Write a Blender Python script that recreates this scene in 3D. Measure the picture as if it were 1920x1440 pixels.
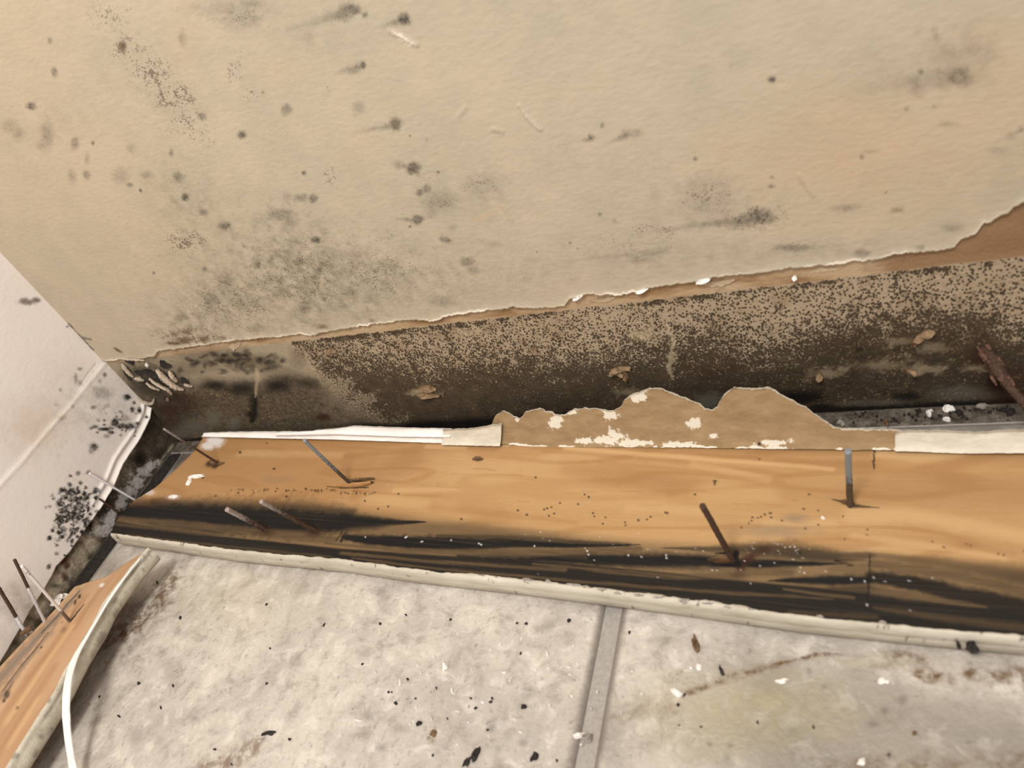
import bpy, bmesh, math, random
import numpy as np
from mathutils import Vector, Matrix

for o in list(bpy.data.objects): bpy.data.objects.remove(o, do_unlink=True)
SC = bpy.context.scene
COL = SC.collection
rng = np.random.default_rng(7)
random.seed(7)

# ------------------------------------------------------------------ camera, world, lamp, exposure
# metres; the room corner is the origin, the back wall is y = 0, the left wall x = 0, the floor z = 0
F_PX = 1371.25
CAM = np.array([0.515245, -0.300890, 0.318494])
R = np.array([[0.90402224, 0.25886243, -0.34019706],
              [-0.06588696, -0.70192736, -0.70919454],
              [-0.42237744, 0.66354218, -0.61750228]])      # image right, image down, view direction
cam_data = bpy.data.cameras.new('camera')
cam_data.sensor_width = 36.0
cam_data.lens = F_PX / 1920 * 36.0
cam_data.clip_start = 0.01
cam_data.dof.use_dof = True
cam_data.dof.focus_distance = 0.455
cam_data.dof.aperture_fstop = 9.0
cam = bpy.data.objects.new('camera', cam_data)
COL.objects.link(cam)
M = Matrix(((R[0][0], -R[1][0], -R[2][0], CAM[0]), (R[0][1], -R[1][1], -R[2][1], CAM[1]),
            (R[0][2], -R[1][2], -R[2][2], CAM[2]), (0, 0, 0, 1)))
cam.matrix_world = M
SC.camera = cam

world = bpy.data.worlds.new('world')
SC.world = world
world.use_nodes = True
world.node_tree.nodes['Background'].inputs[0].default_value = (0.99, 0.99, 1.0, 1)
world.node_tree.nodes['Background'].inputs[1].default_value = 0.80

def area(name, loc, target, size, power, color):
    ld = bpy.data.lights.new(name, 'AREA'); ld.shape = 'DISK'; ld.size = size; ld.energy = power; ld.color = color
    o = bpy.data.objects.new(name, ld); COL.objects.link(o); o.location = loc
    o.rotation_euler = (Vector(target) - Vector(loc)).to_track_quat('-Z', 'Y').to_euler()
    return o
area('work_lamp', (0.38, -0.54, 1.0), (0.28, -0.12, 0.0), 0.30, 8.8, (1.0, 0.975, 0.95))

SC.view_settings.view_transform = 'Standard'
SC.view_settings.look = 'None'
SC.view_settings.gamma = 1.0
SC.view_settings.use_curve_mapping = False
SC.view_settings.exposure = 0.0

# ------------------------------------------------------------------ helpers
def unp(u, v, n, d):
    """point where the sight line of photo pixel (u, v) meets the plane n.x = d"""
    n = np.asarray(n, float)
    ray = R.T @ np.array([(u - 960) / F_PX, (v - 720) / F_PX, 1.0])
    return CAM + (d - n @ CAM) / (n @ ray) * ray
def on_back(u, v, y=0.0): return unp(u, v, (0, 1, 0), y)
def on_left(u, v, x=0.0): return unp(u, v, (1, 0, 0), x)
def on_floor(u, v, z=0.0): return unp(u, v, (0, 0, 1), z)

def sstep(a, b, x):
    t = np.clip((x - a) / (b - a), 0, 1)
    return t * t * (3 - 2 * t)
_tab = np.random.default_rng(3).random((512, 512))
def vnoise(x, y, seed=0):
    x = np.asarray(x, float) + seed * 17.31; y = np.asarray(y, float) + seed * 9.73
    xi = np.floor(x).astype(int); yi = np.floor(y).astype(int)
    fx = x - xi; fy = y - yi
    fx = fx * fx * (3 - 2 * fx); fy = fy * fy * (3 - 2 * fy)
    g = lambda a, b: _tab[a % 512, b % 512]
    return (g(xi, yi) * (1 - fx) + g(xi + 1, yi) * fx) * (1 - fy) + (g(xi, yi + 1) * (1 - fx) + g(xi + 1, yi + 1) * fx) * fy
def fbm(x, y, seed=0, octs=4):
    s = 0; a = 0.5; t = 0
    for i in range(octs):
        s = s + a * vnoise(x * 2 ** i, y * 2 ** i, seed + i * 5); t += a; a *= 0.55
    return s / t

def tag(o, label=None, cat=None, group=None, kind=None):
    if label: o['label'] = label
    if cat: o['category'] = cat
    if group: o['group'] = group
    if kind: o['kind'] = kind
    return o
def raw_mesh(name, V, Fq, mat, smooth=True, attrs=None, uv=None):
    V = np.ascontiguousarray(V, dtype=np.float32).reshape(-1, 3)
    Fq = np.asarray(Fq, dtype=np.int32)
    k = Fq.shape[1]
    me = bpy.data.meshes.new(name)
    me.vertices.add(len(V)); me.vertices.foreach_set('co', V.ravel())
    me.loops.add(Fq.size); me.loops.foreach_set('vertex_index', Fq.ravel())
    me.polygons.add(len(Fq)); me.polygons.foreach_set('loop_start', np.arange(0, Fq.size, k, dtype=np.int32))
    me.polygons.foreach_set('use_smooth', np.full(len(Fq), smooth))
    me.update(calc_edges=True)
    for nm, a in (attrs or {}).items():
        at = me.attributes.new(nm, 'FLOAT', 'POINT')
        at.data.foreach_set('value', np.ascontiguousarray(a, dtype=np.float32).ravel())
    if uv is not None:
        lay = me.uv_layers.new(name='UVMap')
        lay.data.foreach_set('uv', np.asarray(uv, dtype=np.float32).reshape(-1, 2)[Fq.ravel()].ravel())
    me.materials.append(mat)
    return me
def link(name, me, parent=None):
    o = bpy.data.objects.new(name, me); COL.objects.link(o)
    if parent is not None: o.parent = parent
    return o
def obj(name, V, Fq, mat, parent=None, **kw):
    return link(name, raw_mesh(name, V, Fq, mat, **kw), parent)
def grid_faces(n, m, flip=False):
    i, j = np.meshgrid(np.arange(n - 1), np.arange(m - 1), indexing='ij')
    a = i * m + j
    q = np.stack([a, a + m, a + m + 1, a + 1], -1).reshape(-1, 4)
    return q[:, ::-1] if flip else q
def grid_obj(name, P, mat, parent=None, flip=False, **kw):
    n, m = P.shape[:2]
    return obj(name, P, grid_faces(n, m, flip), mat, parent, **kw)
def sheet_geo(P, T):
    """closed thin sheet: P (n,m,3) front, P+T back"""
    n, m = P.shape[:2]
    V = np.concatenate([P.reshape(-1, 3), (P + T).reshape(-1, 3)])
    f = grid_faces(n, m); N = n * m
    g = f[:, ::-1] + N
    idx = np.arange(N).reshape(n, m)
    loop = np.concatenate([idx[:, 0], idx[-1, 1:], idx[::-1, -1][1:], idx[0, ::-1][1:-1]])
    nx = np.roll(loop, -1)
    side = np.stack([loop, loop + N, nx + N, nx], -1)
    return V, np.concatenate([f, g, side[:, ::-1]])
def sheet(name, P, T, mat, parent=None, attrs=None, smooth=True, uv=None):
    V, Fq = sheet_geo(P, np.asarray(T, float))
    if attrs: attrs = {k: np.concatenate([a.ravel(), a.ravel()]) for k, a in attrs.items()}
    if uv is not None: uv = np.concatenate([uv.reshape(-1, 2)] * 2)
    return obj(name, V, Fq, mat, parent, attrs=attrs, smooth=smooth, uv=uv)
def box_geo(lo, hi):
    x0, y0, z0 = lo; x1, y1, z1 = hi
    V = np.array([(x0, y0, z0), (x1, y0, z0), (x1, y1, z0), (x0, y1, z0), (x0, y0, z1), (x1, y0, z1), (x1, y1, z1), (x0, y1, z1)])
    return V, np.array([(0, 3, 2, 1), (4, 5, 6, 7), (0, 1, 5, 4), (1, 2, 6, 5), (2, 3, 7, 6), (3, 0, 4, 7)])
def tube_geo(pts, rad, n=10):
    pts = np.asarray(pts, float)
    tan = np.gradient(pts, axis=0); tan /= np.linalg.norm(tan, axis=1)[:, None]
    rad = np.asarray(rad, float)
    if rad.ndim == 1: rad = np.repeat(rad[:, None], n, 1)
    pts = np.concatenate([pts[:1], pts[:1], pts, pts[-1:], pts[-1:]])       # rounded-off closed ends
    tan = np.concatenate([tan[:1], tan[:1], tan, tan[-1:], tan[-1:]])
    rad = np.concatenate([rad[:1] * 0.03, rad[:1] * 0.8, rad, rad[-1:] * 0.8, rad[-1:] * 0.03])
    k = len(pts)
    ref = np.array([0.3, 0.9, 0.2])
    th = np.arange(n) * 2 * math.pi / n
    a = np.cross(tan, ref); a /= np.linalg.norm(a, axis=1)[:, None]; b = np.cross(tan, a)
    V = pts[:, None] + rad[:, :, None] * (np.cos(th)[None, :, None] * a[:, None] + np.sin(th)[None, :, None] * b[:, None])
    i, j = np.meshgrid(np.arange(k - 1), np.arange(n), indexing='ij'); j2 = (j + 1) % n
    F = np.stack([i * n + j, i * n + j2, (i + 1) * n + j2, (i + 1) * n + j], -1).reshape(-1, 4)
    return V.reshape(-1, 3), F
def interp_poly(pts, x):
    pts = np.asarray(pts, float)
    return np.interp(x, pts[:, 0], pts[:, 1])

class Masks:
    """named float masks over a surface with 2-D coordinates A, B; marks are given as photo pixels lying on that surface"""
    def __init__(s, A, B, f, seed=0):
        s.A, s.B, s.f = A, B, f
        s.m = {}
        s.wob = fbm(A * 260, B * 260, seed) - 0.5
        s.fine = fbm(A * 900, B * 900, seed + 40, 3) - 0.5
    def get(s, k):
        if k not in s.m: s.m[k] = np.zeros_like(s.A)
        return s.m[k]
    def blob(s, k, u, v, ru, rv, st, ang=0.0, soft=0.6, add=False, wob=1.0):
        m = s.get(k)
        c = np.array(s.f(u, v)); ca, sa = math.cos(ang), math.sin(ang)
        e1 = np.array(s.f(u + ru * ca, v + ru * sa)) - c
        e2 = np.array(s.f(u - rv * sa, v + rv * ca)) - c
        Mi = np.linalg.inv(np.stack([e1, e2], 1))
        lim = 1.7 * (np.abs(e1) + np.abs(e2))
        w = (np.abs(s.A - c[0]) < lim[0]) & (np.abs(s.B - c[1]) < lim[1])
        dx, dy = s.A[w] - c[0], s.B[w] - c[1]
        q = np.hypot(Mi[0, 0] * dx + Mi[0, 1] * dy, Mi[1, 0] * dx + Mi[1, 1] * dy)
        q = q * (1 + wob * (0.55 * s.wob[w] + 0.5 * s.fine[w]))
        val = st * (1 - sstep(1 - soft, 1 + soft, q))
        m[w] = np.clip(m[w] + val, 0, 1.5) if add else np.maximum(m[w], val)
    def stroke(s, k, pts, st, soft=0.5, vert=False, wob=0.6):
        m = s.get(k)
        P = [np.array(s.f(u, v)) for u, v, w in pts]
        W = []
        for (u, v, w), c in zip(pts, P):
            d = np.array(s.f(u + w, v) if vert else s.f(u, v + w)) - c
            W.append(np.linalg.norm(d))
        for (a, b, wa, wb) in zip(P[:-1], P[1:], W[:-1], W[1:]):
            R_ = max(wa, wb) * 2
            lo = np.minimum(a, b) - R_; hi = np.maximum(a, b) + R_
            w = (s.A > lo[0]) & (s.A < hi[0]) & (s.B > lo[1]) & (s.B < hi[1])
            d = b - a; L2 = d @ d + 1e-12
            t = np.clip(((s.A[w] - a[0]) * d[0] + (s.B[w] - a[1]) * d[1]) / L2, 0, 1)
            q = np.hypot(s.A[w] - a[0] - t * d[0], s.B[w] - a[1] - t * d[1]) / np.maximum(wa + (wb - wa) * t, 1e-6)
            q = q * (1 + wob * s.wob[w] + wob * 0.7 * s.fine[w])
            m[w] = np.maximum(m[w], st * (1 - sstep(1 - soft, 1 + soft, q)))
    def attrs(s, keys): return {k: s.get(k) for k in keys}

# ------------------------------------------------------------------ materials
def lin(c):
    f = lambda x: x / 12.92 if x <= 0.04045 else ((x + 0.055) / 1.055) ** 2.4
    return tuple(f(x / 255.0) for x in c) + (1.0,)
class NT:
    def __init__(s, name, rough=0.8, spec=0.25):
        s.mat = bpy.data.materials.new(name); s.mat.use_nodes = True
        s.t = s.mat.node_tree; s.bsdf = s.t.nodes['Principled BSDF']
        s.bsdf.inputs['Roughness'].default_value = rough
        s.bsdf.inputs['Specular IOR Level'].default_value = spec
        tc = s.t.nodes.new('ShaderNodeTexCoord'); s.co = tc.outputs['Object']; s.uv = tc.outputs['UV']
    def n(s, t, **kw):
        nd = s.t.nodes.new(t)
        for k, v in kw.items(): setattr(nd, k, v)
        return nd
    def put(s, inp, v):
        if hasattr(v, 'links') or isinstance(v, bpy.types.NodeSocket): s.t.links.new(v, inp)
        else: inp.default_value = v
    def attr(s, name): return s.n('ShaderNodeAttribute', attribute_name=name).outputs['Fac']
    def math(s, op, a, b=0.0, clamp=False):
        nd = s.n('ShaderNodeMath', operation=op, use_clamp=clamp); s.put(nd.inputs[0], a); s.put(nd.inputs[1], b); return nd.outputs[0]
    def mul(s, a, b, clamp=False): return s.math('MULTIPLY', a, b, clamp)
    def add(s, a, b, clamp=False): return s.math('ADD', a, b, clamp)
    def sub(s, a, b, clamp=False): return s.math('SUBTRACT', a, b, clamp)
    def map(s, x, a, b, c=0.0, d=1.0):
        nd = s.n('ShaderNodeMapRange', interpolation_type='SMOOTHSTEP', clamp=True)
        s.put(nd.inputs['Value'], x)
        for k, v in (('From Min', a), ('From Max', b), ('To Min', c), ('To Max', d)): s.put(nd.inputs[k], v)
        return nd.outputs['Result']
    def scale(s, v, sc):
        nd = s.n('ShaderNodeVectorMath', operation='MULTIPLY'); s.put(nd.inputs[0], v); nd.inputs[1].default_value = sc; return nd.outputs[0]
    def noise(s, v, sc, detail=4.0, rough=0.55, dist=0.0):
        nd = s.n('ShaderNodeTexNoise'); s.put(nd.inputs['Vector'], v)
        nd.inputs['Scale'].default_value = sc; nd.inputs['Detail'].default_value = detail
        nd.inputs['Roughness'].default_value = rough; nd.inputs['Distortion'].default_value = dist
        return nd.outputs['Fac']
    def vor(s, v, sc, feature='F1', out='Distance'):
        nd = s.n('ShaderNodeTexVoronoi', feature=feature); s.put(nd.inputs['Vector'], v); nd.inputs['Scale'].default_value = sc
        return nd.outputs[out]
    def mix(s, f, a, b):
        nd = s.n('ShaderNodeMix', data_type='RGBA'); s.put(nd.inputs[0], f)
        s.put(nd.inputs[6], a); s.put(nd.inputs[7], b); return nd.outputs[2]
    def ramp(s, f, stops):
        nd = s.n('ShaderNodeValToRGB'); s.put(nd.inputs[0], f)
        el = nd.color_ramp.elements
        while len(el) < len(stops): el.new(0.5)
        for e, (p, c) in zip(el, stops): e.position = p; e.color = lin(c)
        return nd.outputs[0]
    def color(s, c): s.put(s.bsdf.inputs['Base Color'], c); return s
    def bump(s, h, dist=0.001, strength=1.0):
        nd = s.n('ShaderNodeBump'); s.put(nd.inputs['Height'], h)
        nd.inputs['Distance'].default_value = dist; nd.inputs['Strength'].default_value = strength
        s.t.links.new(nd.outputs[0], s.bsdf.inputs['Normal']); return s

def paint_material(name, c_main, c_warm, c_cool, bump=0.0006):
    m = NT(name, 0.62, 0.3); co = m.co
    big = m.noise(co, 14, 3); mid = m.noise(co, 70, 4); fine = m.noise(co, 900, 3)
    c = m.mix(m.map(big, 0.35, 0.65), lin(c_main), lin(c_cool))
    c = m.mix(m.mul(m.map(mid, 0.4, 0.7), 0.35), c, lin(c_warm))
    tan = m.attr('tan')
    c = m.mix(m.mul(tan, m.map(mid, 0.2, 0.7, 0.7, 1.0)), c, lin((192, 164, 130)))
    grime = m.attr('grime')
    gn = m.map(m.noise(co, 120, 5, 0.7), 0.3, 0.72)
    c = m.mix(m.mul(grime, gn, True), c, lin((138, 128, 106)))
    # fine mould specks where the mask asks for them
    speck = m.attr('speck')
    d1 = m.vor(m.scale(co, (0.7, 1, 1.2)), 1150); n1 = m.noise(co, 210, 5, 0.65)
    th = m.mul(speck, m.map(n1, 0.34, 0.62, 0.0, 0.74))
    sp = m.map(m.sub(th, d1), -0.10, 0.12)
    c = m.mix(m.mul(sp, 0.72), c, lin((84, 70, 54)))
    spot = m.attr('spot')
    grain = m.map(m.vor(co, 900), 0.1, 0.55, 1.35, 0.85)
    sn = m.mul(m.mul(spot, grain), m.map(m.noise(co, 420, 4), 0.25, 0.7, 0.7, 1.1), True)
    c = m.mix(sn, c, lin((52, 47, 42)))
    c = m.mix(m.attr('brown'), c, lin((92, 68, 46)))
    c = m.mix(m.attr('pale'), c, lin((238, 226, 206)))
    m.color(c)
    rollh = m.noise(m.scale(co, (0.55, 0.55, 1.0)), 420, 4, 0.6)
    h = m.add(m.mul(rollh, 1.0), m.mul(m.noise(co, 60, 3), 1.4))
    h = m.add(h, m.mul(m.attr('ridge'), 2.2))
    m.bump(h, bump, 0.55)
    return m.mat
MAT = {}
MAT['paint_back'] = paint_material('cream_wall_paint', (185, 170, 146), (195, 175, 151), (177, 164, 140))
MAT['paint_left'] = paint_material('white_wall_paint', (243, 234, 224), (244, 231, 216), (238, 228, 220), 0.0003)

def band_material():
    m = NT('mouldy_drywall', 0.85, 0.15); co = m.co
    base = m.ramp(m.noise(co, 45, 4), [(0.3, (162, 142, 115)), (0.5, (172, 152, 126)), (0.72, (148, 126, 99))])
    kraft = m.ramp(m.noise(m.scale(co, (0.3, 1, 1)), 90, 4), [(0.36, (146, 114, 80)), (0.48, (178, 150, 116)), (0.62, (184, 160, 128)), (0.72, (150, 118, 84))])
    c = m.mix(m.attr('kraft'), base, kraft)
    c = m.mix(m.attr('kraftdark'), c, lin((136, 104, 74)))
    c = m.mix(m.attr('cloud'), c, lin((160, 146, 122)))
    dens = m.attr('dens')
    nz = m.noise(co, 150, 4)
    dd = m.add(dens, m.mul(m.sub(nz, 0.5), m.map(dens, 0.05, 0.4, 0.0, 0.65)))
    st = m.scale(co, (1.0, 1.0, 0.8))
    d1 = m.vor(st, 760); d2 = m.vor(st, 1500)
    a = m.map(m.sub(m.mul(dd, 0.78), d1), -0.07, 0.07)
    b = m.map(m.sub(m.mul(m.map(dd, 0.3, 1.0), 0.85), d2), -0.12, 0.10)
    mould = m.math('MAXIMUM', a, b)
    dark = m.ramp(m.noise(co, 130, 5, 0.7), [(0.3, (40, 31, 22)), (0.5, (58, 46, 32)), (0.7, (80, 65, 46))])
    c = m.mix(m.mul(mould, 0.92), c, dark)
    deep = m.attr('deep')
    dk = m.ramp(m.noise(m.scale(co, (0.5, 1, 1)), 240, 5, 0.7), [(0.3, (38, 30, 22)), (0.55, (58, 47, 34)), (0.75, (96, 80, 57))])
    c = m.mix(m.mul(deep, m.map(m.noise(co, 300, 5, 0.7), 0.2, 0.75, 1.0, 0.72), True), c, dk)
    fleck = m.map(m.add(m.noise(co, 620, 3, 0.6), m.mul(m.noise(co, 70, 4), 0.5)), 0.83, 0.93)
    c = m.mix(m.mul(m.mul(deep, fleck), 0.75), c, lin((140, 118, 86)))
    c = m.mix(m.attr('black'), c, lin((16, 14, 12)))
    c = m.mix(m.attr('grey'), c, lin((104, 98, 86)))
    c = m.mix(m.attr('rust'), c, lin((58, 34, 22)))
    c = m.mix(m.attr('pale'), c, lin((196, 176, 142)))
    m.color(c)
    h = m.add(m.mul(mould, -0.4), m.noise(co, 500, 5, 0.65))
    m.bump(h, 0.0009, 0.7)
    return m.mat
MAT['band'] = band_material()

def plaster_material():
    m = NT('stained_plaster', 0.85, 0.15); co = m.co
    c = m.ramp(m.noise(co, 130, 5, 0.7), [(0.3, (58, 48, 38)), (0.52, (86, 76, 62)), (0.72, (112, 100, 82))])
    c = m.mix(m.attr('tex'), c, m.ramp(m.noise(co, 420, 4), [(0.35, (104, 94, 78)), (0.65, (166, 154, 132))]))
    c = m.mix(m.attr('white'), c, m.ramp(m.noise(co, 200, 4), [(0.3, (176, 166, 160)), (0.7, (206, 198, 194))]))
    c = m.mix(m.attr('cream'), c, m.ramp(m.noise(co, 260, 4), [(0.3, (158, 142, 120)), (0.7, (200, 186, 162))]))
    c = m.mix(m.attr('rust'), c, lin((84, 46, 28)))
    c = m.mix(m.attr('black'), c, lin((18, 16, 14)))
    m.color(c); m.bump(m.noise(co, 420, 5, 0.65), 0.0012, 0.8)
    return m.mat
MAT['plaster'] = plaster_material()

def tile_material(name, shift):
    m = NT(name, 0.42, 0.35); co = m.co
    n1 = m.noise(co, 22, 5, 0.6, 0.6); n2 = m.noise(co, 85, 5, 0.65, 0.4); n3 = m.noise(co, 300, 4)
    warm = m.ramp(n1, [(0.3, (173, 163, 151)), (0.5, (189, 179, 166)), (0.7, (201, 191, 176))])
    grey = m.ramp(n1, [(0.3, (128, 120, 108)), (0.5, (146, 137, 124)), (0.7, (156, 146, 129))])
    c = m.mix(m.attr('greytone'), warm, grey)
    c = m.mix(m.mul(m.map(n2, 0.50, 0.68), 0.62), c, lin((146, 135, 124)))
    c = m.mix(m.mul(m.map(n3, 0.56, 0.74), 0.28), c, lin((138, 126, 114)))
    c = m.mix(m.mul(m.map(n2, 0.34, 0.48, 1.0, 0.0), m.map(m.attr('greytone'), 0.0, 1.0, 0.55, 0.22)), c, lin((218, 208, 194)))
    c = m.mix(m.mul(m.map(m.noise(co, 150, 4, 0.7), 0.60, 0.74), m.add(m.attr('dirty'), 0.25, True)), c, lin((108, 97, 88)))
    pit = m.map(m.noise(m.scale(co, (1.0, 0.6, 1.0)), 240, 4, 0.65), 0.57, 0.69)
    c = m.mix(m.mul(pit, m.map(m.noise(co, 40, 3), 0.35, 0.65, 0.1, 0.5)), c, lin((118, 110, 103)))
    c = m.mix(m.mul(m.attr('yellow'), m.map(n2, 0.3, 0.6, 0.35, 0.75)), c, lin((172, 158, 122)))
    br = m.mul(m.attr('stain'), m.map(m.noise(co, 170, 5, 0.7), 0.38, 0.60, 0.12, 1.2), True)
    c = m.mix(br, c, lin((102, 76, 48)))
    c = m.mix(m.attr('spot'), c, lin((70, 60, 52)))
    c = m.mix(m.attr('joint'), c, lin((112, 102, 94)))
    m.color(c)
    m.bump(m.add(m.mul(n2, 1.2), m.mul(n3, 0.5)), 0.0015, 0.7)
    return m.mat
MAT['tile'] = tile_material('stone_look_tile', 0)

def simple(name, lo, hi, sc=200, rough=0.75, bump=0.0004, spec=0.25, stretch=(1, 1, 1)):
    m = NT(name, rough, spec)
    v = m.scale(m.co, stretch)
    n = m.noise(v, sc, 5, 0.62)
    m.color(m.ramp(n, [(0.3, lo), (0.7, hi)])); m.bump(m.noise(v, sc * 2.2, 4), bump, 0.6)
    return m.mat
MAT['grout'] = simple('grey_grout', (148, 140, 131), (168, 160, 150), 500, 0.9)
MAT['core'] = simple('drywall_core', (150, 142, 128), (178, 170, 156), 300, 0.95)

def screed_material():
    m = NT('dirty_screed', 0.9, 0.15); co = m.co
    c = m.ramp(m.noise(co, 160, 6, 0.7), [(0.28, (48, 41, 34)), (0.5, (100, 90, 78)), (0.72, (142, 130, 114))])
    c = m.mix(m.map(m.noise(co, 500, 3), 0.62, 0.7), c, lin((30, 25, 22)))
    m.color(c); m.bump(m.noise(co, 420, 5, 0.7), 0.002, 0.9); return m.mat
MAT['screed'] = screed_material()

def wood_material(name, cols, late, freq):
    m = NT(name, 0.6, 0.25); uv = m.uv       # uv: metres along and across the board
    big = m.noise(m.scale(uv, (5, 22, 1)), 1.0, 3, 0.5, 0.5)
    warp = m.noise(m.scale(uv, (7, 40, 1)), 1.0, 3, 0.5)
    fib = m.noise(m.scale(uv, (40, 1500, 1)), 1.0, 4, 0.6)
    c = m.ramp(m.add(m.mul(big, 0.7), m.mul(fib, 0.3)), [(0.32, cols[0]), (0.5, cols[1]), (0.68, cols[2])])
    # year rings: a long stretched field folded into bands
    fld = m.add(m.mul(m.noise(m.scale(uv, (4.5, 26, 1)), 1.0, 2, 0.45), freq), m.mul(warp, 1.0))
    ring = m.math('PINGPONG', fld, 0.5)
    rg = m.map(ring, 0.26, 0.46)
    c = m.mix(m.mul(rg, 0.42), c, lin(late))
    c = m.mix(m.mul(m.map(fib, 0.56, 0.70), 0.42), c, lin(late))
    c = m.mix(m.attr('tone'), c, lin((150, 106, 64)))
    c = m.mix(m.attr('paletone'), c, lin((214, 176, 126)))
    c = m.mix(m.mul(m.attr('olive'), 0.9), c, lin((104, 84, 58)))
    blk = m.attr('mould')
    strk = m.noise(m.scale(uv, (8, 1000, 1)), 1.0, 3, 0.6)
    dk = m.ramp(strk, [(0.36, (13, 12, 12)), (0.60, (25, 22, 20)), (0.74, (60, 48, 35))])
    c = m.mix(blk, c, dk)
    c = m.mix(m.attr('streak'), c, m.ramp(fib, [(0.3, (64, 51, 35)), (0.7, (106, 84, 57))]))
    c = m.mix(m.attr('rust'), c, lin((56, 29, 17)))
    c = m.mix(m.attr('grey'), c, lin((112, 102, 92)))
    c = m.mix(m.attr('black'), c, lin((14, 11, 9)))
    c = m.mix(m.attr('white'), c, lin((222, 214, 208)))
    m.color(c)
    m.bump(m.add(fib, m.mul(rg, 0.3)), 0.00035, 0.5)
    return m.mat
MAT['pine'] = wood_material('bare_pine', [(166, 126, 81), (183, 144, 97), (196, 160, 114)], (156, 112, 66), 7.0)
MAT['pine_orange'] = wood_material('bare_orange_pine', [(172, 134, 99), (186, 149, 113), (196, 162, 127)], (164, 124, 88), 5.0)

def edge_material():
    m = NT('grubby_cream_paint', 0.55, 0.3); co = m.co
    c = m.ramp(m.noise(m.scale(co, (0.35, 1, 1)), 110, 5, 0.65), [(0.28, (170, 160, 140)), (0.5, (194, 184, 165)), (0.72, (206, 197, 180))])
    c = m.mix(m.mul(m.map(m.noise(co, 420, 4, 0.7), 0.68, 0.76), 0.6), c, lin((112, 98, 80)))
    c = m.mix(m.attr('dirt'), c, lin((92, 82, 70)))
    m.color(c); m.bump(m.noise(m.scale(co, (0.4, 1, 1)), 350, 4), 0.0007, 0.7); return m.mat
MAT['edge'] = edge_material()
def paper_material():
    m = NT('kraft_drywall_paper', 0.9, 0.1); co = m.co
    c = m.ramp(m.noise(m.scale(co, (0.45, 1, 1)), 150, 5, 0.65), [(0.28, (138, 113, 82)), (0.5, (154, 127, 93)), (0.72, (168, 141, 106))])
    w = m.add(m.attr('white'), m.mul(m.sub(m.noise(co, 300, 5, 0.65), 0.5), 1.6))
    c = m.mix(m.map(w, 0.46, 0.64), c, lin((220, 210, 190)))
    c = m.mix(m.attr('dirt'), c, lin((70, 52, 36)))
    m.color(c); m.bump(m.noise(co, 600, 4), 0.0006, 0.6); return m.mat
MAT['paper'] = paper_material()
MAT['caulk'] = simple('white_caulk', (224, 216, 206), (242, 236, 228), 120, 0.5, 0.0005, 0.3, (0.5, 1, 1))
MAT['caulk_grey'] = simple('grubby_caulk', (196, 186, 166), (222, 212, 192), 160, 0.6, 0.0008, 0.25, (0.5, 1, 1))
MAT['dust'] = simple('grey_lint', (118, 110, 100), (188, 178, 164), 900, 0.95, 0.001)

def nail_material(name, clean, rusty, drip=None):
    m = NT(name, 0.5, 0.5); co = m.co
    n = m.noise(co, 900, 4, 0.7)
    r = m.add(m.attr('rust'), m.mul(m.sub(n, 0.5), 1.1))
    f = m.map(r, 0.35, 0.65)
    rc = m.ramp(m.noise(co, 1500, 3), [(0.3, rusty[0]), (0.6, rusty[1]), (0.8, rusty[2])])
    c = m.mix(f, lin(clean), rc)
    if drip:
        p = m.add(m.attr('drip'), m.mul(m.sub(m.noise(co, 700, 3), 0.5), 0.8))
        c = m.mix(m.map(p, 0.4, 0.6), c, lin(drip))
    m.color(c)
    met = m.map(f, 0.0, 1.0, 0.55, 0.0); m.put(m.bsdf.inputs['Metallic'], met)
    m.bump(m.mul(n, f), 0.001, 0.9); return m.mat
RUST = [(52, 32, 20), (84, 56, 38), (128, 98, 76)]
MAT['nail_steel'] = nail_material('weathered_nail_steel', (150, 156, 158), [(58, 42, 30), (84, 66, 50), (120, 104, 88)])
MAT['nail_rust'] = nail_material('rusted_nail_steel', (172, 158, 148), RUST)
MAT['nail_drip'] = nail_material('paint_dripped_nail', (120, 104, 92), RUST, (232, 228, 226))
MAT['rust_flake'] = simple('flaking_rust', (50, 30, 21), (136, 100, 80), 700, 0.7, 0.002)
MAT['chip_brown'] = simple('brown_wood_chip', (70, 48, 32), (142, 110, 78), 500)
MAT['crumb_dark'] = simple('mould_crumb_and_hollow_shade', (26, 22, 20), (62, 54, 50), 500)
MAT['flake_white'] = simple('white_paint_chip', (222, 212, 200), (244, 238, 230), 400, 0.55)
MAT['flake_corner'] = simple('soiled_paint_flake', (170, 152, 130), (210, 194, 172), 300, 0.7, 0.0008)
MAT['splinter'] = simple('pine_splinter', (150, 104, 60), (200, 152, 98), 600, 0.7, 0.0005, 0.2, (0.2, 1, 1))
MAT['splinter_dark'] = simple('mould_stained_splinter', (58, 42, 28), (112, 84, 56), 600, 0.7, 0.0005, 0.2, (0.2, 1, 1))
MAT['torn'] = simple('torn_brown_paper', (92, 70, 48), (158, 130, 98), 420, 0.85, 0.0008)
MAT['scrap'] = simple('tan_paper_scrap', (160, 138, 110), (186, 164, 134), 260, 0.85, 0.0005)
MAT['dark_screed'] = simple('near_black_screed', (22, 20, 18), (58, 52, 46), 300, 0.9, 0.001)

# ------------------------------------------------------------------ the back wall: drywall core, exposed mouldy band, paint above it
V, Fq = box_geo((-0.0125, 0.0012, -0.02), (0.95, 0.0125, 0.62))
wall_back = tag(obj('wall_back', V, Fq, MAT['core'], smooth=False), 'mould-stained cream painted back wall, mouldy band along its foot', kind='structure')

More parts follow.
